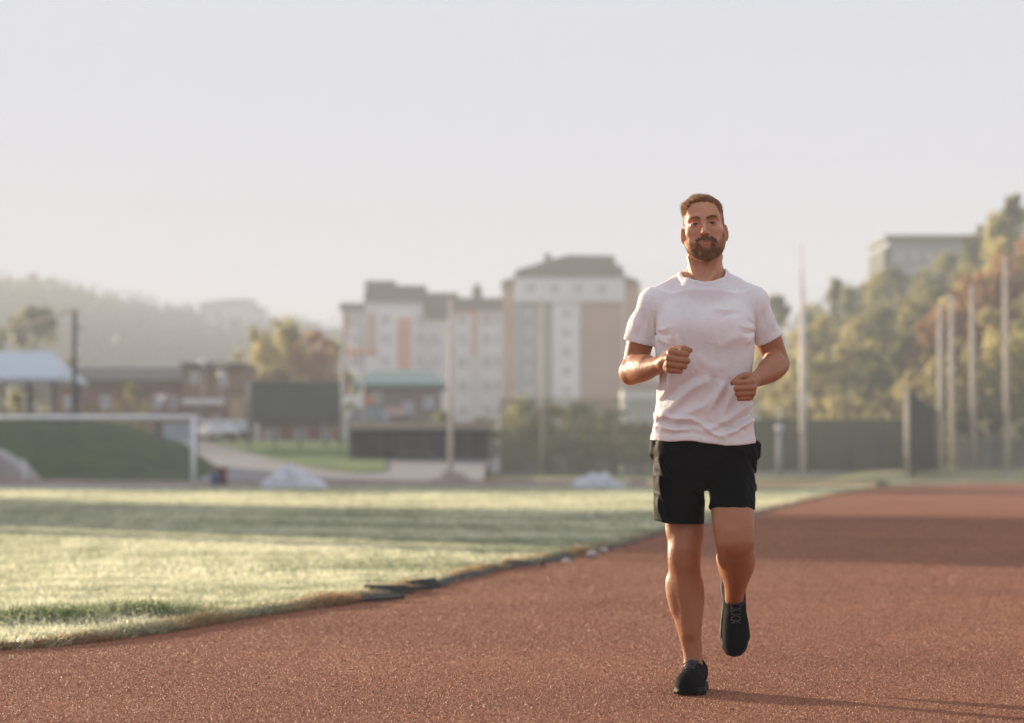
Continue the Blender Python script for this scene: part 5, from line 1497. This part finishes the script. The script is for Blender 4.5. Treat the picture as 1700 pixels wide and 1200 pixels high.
# top hair: long, swept up and towards image left; sides: short, lying back
pos, nr, r = grow(hairm*inhead, 26000, 3)
lp = hloc(pos)
top = sst(.035, .07, lp[:,2])
flow = np.outer(top, HU*.55 - HX*.28 - HF*.25) + np.outer(1-top, -HU*.7 - HF*.6)
d_ = nr*(.55 + .35*top)[:,None] + flow + np.stack([nz3(lp, 90, 41), nz3(lp, 90, 42), nz3(lp, 90, 43)], 1)*.28*top[:,None] + r.normal(size=pos.shape)*.22
d_ /= np.linalg.norm(d_, axis=1)[:,None]
ln = (.0026 + .0185*top*(.75+.25*sst(-.02, .06, lp[:,1]))) * r.uniform(.6, 1.3, len(pos)) * (1 + .30*nz3(lp, 110, 9)*top)
bend = np.outer(top, -HX*.25 - HF*.15) - nr*.15*top[:,None]
put(strands(pos, d_, ln, .0008 + .0004*top, r, bend=bend))
hair = mesh_np('hair', np.concatenate(Vs) - PO, np.concatenate(Fs), hairmat, PERSON)
Vs, Fs = [], []
pos, nr, r = grow(beard*bdens**1.5, 15000, 4)
lp = hloc(pos)
d_ = nr*.6 - HU*.7 + r.normal(size=pos.shape)*.25
d_ /= np.linalg.norm(d_, axis=1)[:,None]
ln = np.where(lp[:,2] < -.10, .006, np.where(np.abs(lp[:,0]) > .045, .0035, .0045)) * r.uniform(.6, 1.2, len(pos))
put(strands(pos, d_, ln, .0007, r))
mesh_np('beard', np.concatenate(Vs) - PO, np.concatenate(Fs), hairmat, PERSON)
Vs, Fs = [], []
pos, nr, r = grow(brow, 500, 5)
lp = hloc(pos)
d_ = nr*.3 + HX*np.sign(lp[:,0])[:,None]*.9 + HU*.25 + r.normal(size=pos.shape)*.15
d_ /= np.linalg.norm(d_, axis=1)[:,None]
put(strands(pos, d_, .0045, .0005, r))
mesh_np('eyebrows', np.concatenate(Vs) - PO, np.concatenate(Fs), hairmat, PERSON)
# fine fair body hair on shins, thighs and forearms
fair = mat('fair_body_hair', (.34, .19, .09), rough=.5, trans=.4)
Vs, Fs = [], []
isl = ((BV[:,2] < .62) & (BV[:,2] > .13)).astype(float)
arm = (((BV[:,0] < xpx(1100)) | (BV[:,0] > xpx(1250))) & (BV[:,2] > zpx(640)) & (BV[:,2] < zpx(585))).astype(float)
pos, nr, r = grow(isl*.6 + arm, 9000, 6)
d_ = nr*.55 - np.array([0, 0, .8]) + r.normal(size=pos.shape)*.3
d_ /= np.linalg.norm(d_, axis=1)[:,None]
put(strands(pos, d_, r.uniform(.004, .008, len(pos)), .00025, r))
mesh_np('body_hair', np.concatenate(Vs) - PO, np.concatenate(Fs), fair, PERSON)

# ---- ring on the ring finger of the hand at the picture's left
V_, F_ = surface([Ell((0,0,0), (.0108, .0108, .0045), k=0), Ell((0,0,0), (.0096, .0096, .012), k=0, op='s')], .0007, smooth=1)
a_ = P(1135, 608, -.253) - P(1110, 604.5, -.23); a_ /= np.linalg.norm(a_)
rt = np.array(Vector(a_).to_track_quat('Z', 'Y').to_matrix())
V_ = V_*1.05 @ rt.T + P(1126, 606.8, -.247)
mesh_np('ring', V_ - PO, F_, mat('gold', (.9, .62, .28), rough=.2, metal=1.0), PERSON, smooth=True)

# ---- folds: ridges (+) and furrows (-) as lines in the picture plane of the cloth's front
def folds(lst, front=True):
    out = []
    for x0, y0, x1, y1, w, amp in lst:
        a, b_ = P(x0, y0)[[0, 2]], P(x1, y1)[[0, 2]]
        out.append((a, b_, pr(w), amp*.001))
    return out
def fold_disp(fl, X, Z):
    o = 0.0
    for a, b_, w, amp in fl:
        ab = b_ - a; L2 = ab@ab
        tt = ((X-a[0])*ab[0] + (Z-a[1])*ab[1])/L2
        t = np.clip(tt, 0, 1)
        # slight waver so that no fold is a ruler line
        wv = np.sin(tt*5 + a[0]*40)*w*.5
        dist = np.sqrt((X-a[0]-t*ab[0])**2 + (Z-a[1]-t*ab[1])**2)
        side = ((X-a[0])*ab[1] - (Z-a[1])*ab[0])/math.sqrt(L2)
        dd = np.where((tt > 0) & (tt < 1), side + wv, dist)
        o = o + 2.1*amp*np.exp(-(dd/w)**2)*np.exp(-np.maximum(dist - np.abs(side), 0)**2/w**2)*(1 - .5*np.abs(2*t-1)**2)
    return o
shirt_folds = folds([
    (1168, 634, 1090, 690, 7, 8), (1150, 622, 1096, 668, 5, -5), (1108, 618, 1097, 660, 3.5, 7), (1098, 610, 1091, 640, 3, -5),
    (1200, 645, 1120, 700, 8, 6), (1185, 630, 1160, 672, 5, -4), (1196, 640, 1172, 688, 4.5, 5), (1207, 632, 1190, 676, 4.5, -5), (1216, 640, 1196, 700, 5, 6),
    (1250, 672, 1172, 712, 5, 6), (1251, 688, 1180, 716, 4.5, -6), (1253, 698, 1196, 722, 4, 6), (1096, 690, 1150, 700, 4.5, 6), (1092, 699, 1160, 709, 4.5, -6),
    (1088, 708, 1140, 716, 4, 5), (1150, 702, 1200, 728, 4, 5), (1170, 700, 1232, 716, 4, -4), (1232, 668, 1250, 650, 4, 4), (1120, 716, 1170, 724, 4, -3),
    (1252, 549, 1224, 542, 3, 2.2), (1252, 553, 1228, 556, 2.6, -2.6), (1252, 558, 1234, 572, 3, 2.2), (1250, 543, 1234, 528, 3.5, -1.5),
    (1089, 550, 1110, 545, 3, 2), (1089, 555, 1110, 559, 2.6, -2.2), (1090, 560, 1104, 574, 3, 2.2), (1122, 562, 1119, 594, 3.5, 4), (1108, 565, 1106, 596, 3.5, 3),
    (1210, 512, 1180, 520, 5, 2.5), (1225, 522, 1190, 532, 4, -2), (1120, 500, 1150, 512, 8, 1.5), (1190, 575, 1240, 560, 8, 2.5), (1150, 600, 1195, 612, 9, 2),
    (1083, 478, 1087, 520, 1.6, -2.2), (1087, 520, 1089, 562, 1.6, -3), (1258, 476, 1255, 520, 1.6, -2.2), (1255, 520, 1253, 566, 1.6, -3),
    (1050, 520, 1046, 556, 6, 2.5), (1068, 528, 1060, 566, 4, -2.5), (1072, 512, 1076, 560, 3.5, 2.5), (1280, 515, 1288, 545, 5, 2.5), (1266, 520, 1270, 566, 3.5, -2.5)])
zh = lambda X: np.interp(X, [xpx(1080), xpx(1115), xpx(1150), xpx(1180), xpx(1200), xpx(1256)], [P(1083, 731)[2], P(1115, 733)[2], P(1150, 733)[2], P(1180, 737)[2], P(1200, 741)[2], P(1255, 736)[2]])
def lown(X, Y, Z, f, seed):
    r = np.random.default_rng(seed); o = 0.0
    for _ in range(6):
        k = r.normal(size=3)*f; o = o + np.sin(X*k[0] + Y*k[1] + Z*k[2]*.6 + r.random()*6.28)
    return o/2.5
slL, slR = (P(1037, 563, .05), P(1085, 574, .05)), (P(1298, 553, .05), P(1260, 573, .05))
def cutplane(a, b_, ax):       # plane through a and b_ facing along ax (down the arm)
    t = b_ - a; nrm = ax - t*(ax@t)/(t@t); nrm /= np.linalg.norm(nrm); return a, nrm
axL = P(1050, 615, .055) - P(1082, 508, .02); axL /= np.linalg.norm(axL)
axR = P(1289, 604, .055) - P(1252, 508, .02); axR /= np.linalg.norm(axR)
cpL, cpR = cutplane(*slL, axL), cutplane(*slR, axR)
neckC = P(1168, 452, .0)
xa, xb = xpx(1089), xpx(1252)
def shirt_post(X, Y, Z, d):
    front = 1/(1 + np.exp((Y - PY - .02)/.015))
    d = d - fold_disp(shirt_folds, X, Z)*front
    d = d - lown(X, Y, Z, 38, 11)*.0011 - lown(X, Y, Z, 85, 12)*.0007 - lown(X, Y*1.0, Z, 30, 13)*.004*(1-front)
    # hem, with a raised stitched band above it
    hz_ = Z - zh(X) + .0015*np.sin(X*47)
    d = d - .0012*((hz_ < .022) & (hz_ > 0))
    d = np.maximum(d, -(hz_)*.9)
    # sleeves end in an open rim
    for (a, nn), left in ((cpL, True), (cpR, False)):
        q = (X-a[0])*nn[0] + (Y-a[1])*nn[1] + (Z-a[2])*nn[2]
        on = (X < xa) if left else (X > xb)
        on = on & (Z > zpx(640))
        d = np.where(on, np.maximum(d, q) - .0012*((q > -.02) & (q < 0)), d)
    # collar: a rib round the neck opening
    # opening: a tilted cylinder through the collar's sides and its low front
    zc = Z - neckC[2]; yc = Y - PY - .022
    w_ = zc*.905 - yc*.425 ; v_ = yc*.905 + zc*.425
    e = np.sqrt(((X-neckC[0])/.0795)**2 + ((v_+.013)/.084)**2)
    d = d - .0045*np.exp(-(np.maximum(np.abs(e-1.10)-.06, 0)/.025)**2)/(1 + np.exp(-(w_ + .045)/.004))
    d = np.maximum(d, np.minimum((1-e)*.078, w_ + .05))
    return d
shirt_prims = [
    Sec([(zpx(760), xpx(1083), xpx(1255), PY, .118), (zpx(722), xpx(1083), xpx(1253), PY, .116), (zpx(690), xpx(1086), xpx(1249), PY, .111), (zpx(665), xpx(1090), xpx(1246), PY, .107),
         (zpx(640), xpx(1090), xpx(1247), PY-.002, .108), (zpx(600), xpx(1088), xpx(1250), PY-.004, .115), (zpx(560), xpx(1087), xpx(1253), PY-.005, .121),
         (zpx(530), xpx(1088), xpx(1252), PY, .115), (zpx(505), xpx(1094), xpx(1246), PY+.005, .098), (zpx(488), xpx(1106), xpx(1234), PY+.01, .08)], n=2.5, k=.03),
    C([(1150, 466, .03, 21), (1120, 480, .035, 20), (1098, 494, .03, 22), (1084, 505, .025, 25)], k=.045),
    C([(1187, 464, .03, 21), (1217, 478, .035, 20), (1238, 492, .03, 22), (1252, 503, .025, 25)], k=.045),
    C([(1168, 470, .03, 30), (1168, 500, .02, 38)], k=.04, sub=1), C([(1150, 485, -.02, 24), (1187, 484, -.02, 24)], k=.04, sub=1),
    C([(1128, 545, -.06, 26), (1150, 548, -.06, 22)], k=.06), C([(1208, 545, -.06, 26), (1188, 548, -.06, 22)], k=.06),
    C([(1086, 508, .025, 26), (1073, 535, .035, 26), (1062, 565, .045, 25.5), (1052, 600, .06, 25.5)], k=.018),
    C([(1251, 506, .025, 26), (1263, 535, .035, 26), (1276, 560, .045, 25), (1290, 590, .06, 25)], k=.018),
    C([(1059, 566, .047, 20.5), (1043, 624, .07, 21)], k=.003, op='s', sub=1), C([(1278, 562, .047, 20), (1300, 620, .07, 21)], k=.003, op='s', sub=1)]
SV, SF = surface(shirt_prims, CLOTH_H, post=shirt_post, smooth=2)
cotton = bpy.data.materials.new('white_cotton'); cotton.use_nodes = True
n, l = cotton.node_tree.nodes, cotton.node_tree.links
b = n['Principled BSDF']
c = mixc(n, l, ramp(n, l, noisen(n, l, 9), .35, .65), (.80, .765, .765), (.86, .83, .82))
l.new(c, b.inputs['Base Color'])
b.inputs['Roughness'].default_value = .85; b.inputs['Specular IOR Level'].default_value = .15
b.inputs['Sheen Weight'].default_value = .15
b.inputs['Subsurface Weight'].default_value = .15; b.inputs['Subsurface Radius'].default_value = (1, .62, .5); b.inputs['Subsurface Scale'].default_value = .008
bp = n.new('ShaderNodeBump'); bp.inputs['Strength'].default_value = .35; bp.inputs['Distance'].default_value = .001
l.new(noisen(n, l, 900, 2), bp.inputs['Height'])
bp2 = n.new('ShaderNodeBump'); bp2.inputs['Strength'].default_value = .5; bp2.inputs['Distance'].default_value = .004
l.new(noisen(n, l, 34, 3, dist=1.2), bp2.inputs['Height']); l.new(bp.outputs[0], bp2.inputs['Normal']); l.new(bp2.outputs[0], b.inputs['Normal'])
mesh_np('t_shirt', SV - PO, SF, cotton, PERSON, smooth=True)

# ---- shorts
short_folds = folds([(1092, 765, 1104, 800, 4, 5), (1098, 760, 1112, 790, 4, -5), (1090, 790, 1106, 850, 4.5, 6), (1100, 800, 1112, 866, 4.5, -5), (1088, 820, 1096, 866, 4, 5),
    (1174, 800, 1174, 835, 4, -6), (1172, 775, 1200, 762, 4, 3), (1150, 812, 1168, 836, 5, 4), (1198, 812, 1180, 836, 5, 4), (1240, 775, 1226, 830, 5, 3), (1130, 780, 1120, 860, 6, 2),
    (1245, 760, 1254, 800, 3.5, -4), (1200, 745, 1240, 752, 4, 2), (1110, 748, 1150, 744, 4, 2)])
def shorts_post(X, Y, Z, d):
    front = 1/(1 + np.exp((Y - PY - .05)/.02))
    d = d - fold_disp(short_folds, X, Z)*front - lown(X, Y, Z, 32, 21)*.0016 - lown(X, Y, Z, 90, 22)*.0008
    xm = xpx(1171)
    hemL = P(1127, 868)[2] + (X - xpx(1105))*(-.02) + np.where(X < xpx(1104), (xpx(1104)-X)*.25, 0)
    hemR = P(1216, 846, -.1)[2] - (X - xpx(1216))*.03 + (PY - .1 - Y)*.10
    return np.maximum(d, np.where(X < xm, hemL, hemR) - Z)
shorts_prims = [
    Sec([(zpx(815), xpx(1087), xpx(1256), PY, .11), (zpx(790), xpx(1085), xpx(1257), PY, .118), (zpx(765), xpx(1085), xpx(1257), PY, .118), (zpx(748), xpx(1085), xpx(1257), PY, .114), (zpx(728), xpx(1088), xpx(1250), PY, .104)], n=2.5, k=.02),
    C([(1129, 785, .0, 43), (1128, 830, -.01, 42), (1127, 895, -.02, 41)], k=.012, sy=1.15),
    C([(1213, 785, -.01, 42), (1215, 830, -.07, 39), (1216, 885, -.15, 37)], k=.012, sy=1.1),
    C([(1088, 738, .0, 9), (1087, 752, .0, 9)], k=.012, sub=1), C([(1255, 741, .0, 9), (1255, 755, .0, 9)], k=.012, sub=1),
    C([(1133, 895, -.02, 31.5), (1133, 920, -.02, 32)], k=.004, op='s', sub=1), C([(1216, 870, -.13, 30.5), (1217, 890, -.15, 30.5)], k=.004, op='s', sub=1)]
KV, KF = surface(shorts_prims, CLOTH_H, post=shorts_post, smooth=2)
black = mat('black_nylon', (.0035, .0035, .0045), rough=.6, var=.1, scale=8, spec=.04, bump=.15, bscale=500)
mesh_np('shorts', KV - PO, KF, black, PERSON, smooth=True)

# ---- shoes: local frame u (heel to toe), v (to the side), w (up from the sole)
rubber = mat('black_rubber', (.004, .004, .005), rough=.6, spec=.08, bump=.2, bscale=300)
knit = mat('black_knit', (.004, .004, .005), rough=.8, spec=.05, bump=.5, bscale=500, var=.3, scale=200)
lace_m = mat('black_lace', (.045, .045, .05), rough=.8)
SHS = 1.12
def shoe(o, u, w, sgn, label=None):
    u = u/np.linalg.norm(u); w = w - u*(w@u); w /= np.linalg.norm(w); v = np.cross(w, u)*sgn
    T = lambda p: o + (u*p[0] + v*p[1] + w*p[2])*SHS
    M = np.stack([u, v, w])*SHS
    def cone(pts, **kw): return Cone([(np.array(q[:3]), q[3]) for q in pts], **kw)
    up = [cone([(.038, 0, .045, .036), (.09, .0, .046, .036), (.15, .002, .044, .039), (.20, .003, .034, .045), (.240, .0, .030, .041), (.258, -.001, .026, .034)], k=.01),
          cone([(.040, 0, .060, .034), (.075, 0, .062, .033), (.115, 0, .058, .031)], k=.02),
          cone([(.026, 0, .080, .020), (.042, .016, .070, .016)], k=.02, sub=1), cone([(.026, 0, .080, .020), (.042, -.016, .070, .016)], k=.02, sub=1),
          cone([(.112, 0, .080, .015), (.15, 0, .068, .019)], k=.02, sub=1),
          Fn(lambda X, Y, Z: Z*0 + X*0 + Y*0 + (Z - .012)*-1 * -1, (-1,-1,-1), (-2,-2,-2)),
          cone([(.058, 0, .16, .030), (.062, 0, .075, .026)], k=.006, op='s', sub=1)]
    up = [q for q in up if not isinstance(q, Fn)]
    def upost(X, Y, Z, d):
        return np.maximum(d, .014 - Z)
    uV, uF = surface(up, SHOE_H, post=upost, smooth=1)
    def spost(X, Y, Z, d):
        # 2D outline swept through the sole's height, flared towards the ground
        sg = np.array([[.038, 0, .037], [.10, .002, .034], [.17, .003, .044], [.21, .003, .0475], [.243, 0, .040], [.258, -.002, .031]])
        e = None
        for i in range(len(sg)-1):
            a, b_ = sg[i], sg[i+1]; ab = b_[:2]-a[:2]; L2 = ab@ab
            t = np.clip(((X-a[0])*ab[0] + (Y-a[1])*ab[1])/L2, 0, 1)
            q = np.sqrt((X-a[0]-t*ab[0])**2 + (Y-a[1]-t*ab[1])**2) - (a[2] + t*(b_[2]-a[2]))
            e = q if e is None else np.minimum(e, q)
        e = e - .004 + .0028*np.clip(Z/.03, 0, 1) - .0015*np.exp(-((Z-.012)/.003)**2)
        toe = .012*np.clip((X-.20)/.09, 0, 1)**2
        hh = np.abs(Z - .0105 - toe) - (.0105 + .004*np.clip((.12-X)/.1, 0, 1))
        tread = .0025*(np.sin(X*330) > .3)*(Z < .004 + toe)
        m = np.maximum(e, hh + tread)
        return np.where((e < 0) & (hh < 0), m, np.sqrt(np.maximum(e, 0)**2 + np.maximum(hh+tread, 0)**2) - .0005)
    sV, sF = surface([Cone([((.03, 0, .015), .06), ((.26, 0, .03), .06)], k=0, sub=1)], SHOE_H, post=spost, smooth=1)
    fl = sgn > 0
    up_o = mesh_np('shoe', T_arr(uV, o, M) - PO, uF if fl else uF[:, ::-1], knit, PERSON, smooth=True)
    mesh_np('sole', T_arr(sV, o, M) - PO, sF if fl else sF[:, ::-1], rubber, up_o, smooth=True)
    mb = MB()
    def on(x, y, dz=.0012):
        q = uV[(np.abs(uV[:,0]-x) < .004) & (np.abs(uV[:,1]-y) < .004) & (uV[:,2] < .12)]
        return tuple(T((x, y, (q[:,2].max() if len(q) else .05) + dz)))
    for i in range(5):
        x = .112 + i*.019; hgt = .090 - i*.0098
        yy = .019 - .001*i
        mb.tube([on(x-.004, -yy), on(x, -yy*.5), on(x+.003, 0), on(x+.006, yy*.5), on(x+.010, yy)], .0026, 6)
        mb.tube([on(x+.010, -yy), on(x+.006, -yy*.5), on(x+.003, 0, .003), on(x, yy*.5), on(x-.004, yy)], .0026, 6)
    for sg_ in (-1, 1):
        mb.tube([on(.116, 0, .003)] + [on(.116 + .022*math.sin(t), sg_*(.004 + .026*t/3), .004) for t in (.8, 1.6, 2.4, 3.1)], .0022, 6)
    lo_ = mb.build('laces', lace_m, None, smooth=True)
    lo_.data.transform(Matrix.Translation(Vector(-PO))); lo_.parent = up_o
def T_arr(V, o, M): return o + V @ M
hs = np.array(at(1158, 1145, PY+.085)); hs[2] = 0.002
ts = np.array(at(1139.5, 1153, PY-.21)); ts[2] = 0.002
shoe(hs, ts - hs, np.array([0., 0, 1]), 1)
# lifted foot: the heel is up behind, the toe hangs down
ank = P(1219, 1000, .27)
tip = P(1221, 1087, .20)
u2 = tip - ank; u2 = u2/np.linalg.norm(u2); u2 = np.array([u2[0], u2[1]-.10, u2[2]]); u2 /= np.linalg.norm(u2)
w2 = np.array([0.02, -1., 0.]); w2 = w2 - u2*(w2@u2); w2 /= np.linalg.norm(w2)
tip2 = P(1221, 1086, .20)
o2 = tip2 - u2*.290*SHS - w2*.035*SHS
shoe(o2, u2, w2, 1)
# ------------------------------------------------------------ haze
hz_m = bpy.data.materials.new('haze'); hz_m.use_nodes = True
n, l = hz_m.node_tree.nodes, hz_m.node_tree.links
for q in list(n):
    if q.type == 'BSDF_PRINCIPLED': n.remove(q)
pv = n.new('ShaderNodeVolumePrincipled')
pv.inputs['Color'].default_value = (.82, .88, .95, 1)
pv.inputs['Density'].default_value = .0014
pv.inputs['Anisotropy'].default_value = .0
l.new(pv.outputs[0], n['Material Output'].inputs['Volume'])
hz = MB().box(-1150, 1150, -70, 1120, -1.2, 58).build('haze', hz_m)
tag(hz, kind='stuff', label='pale morning haze over the ground', cat='haze')
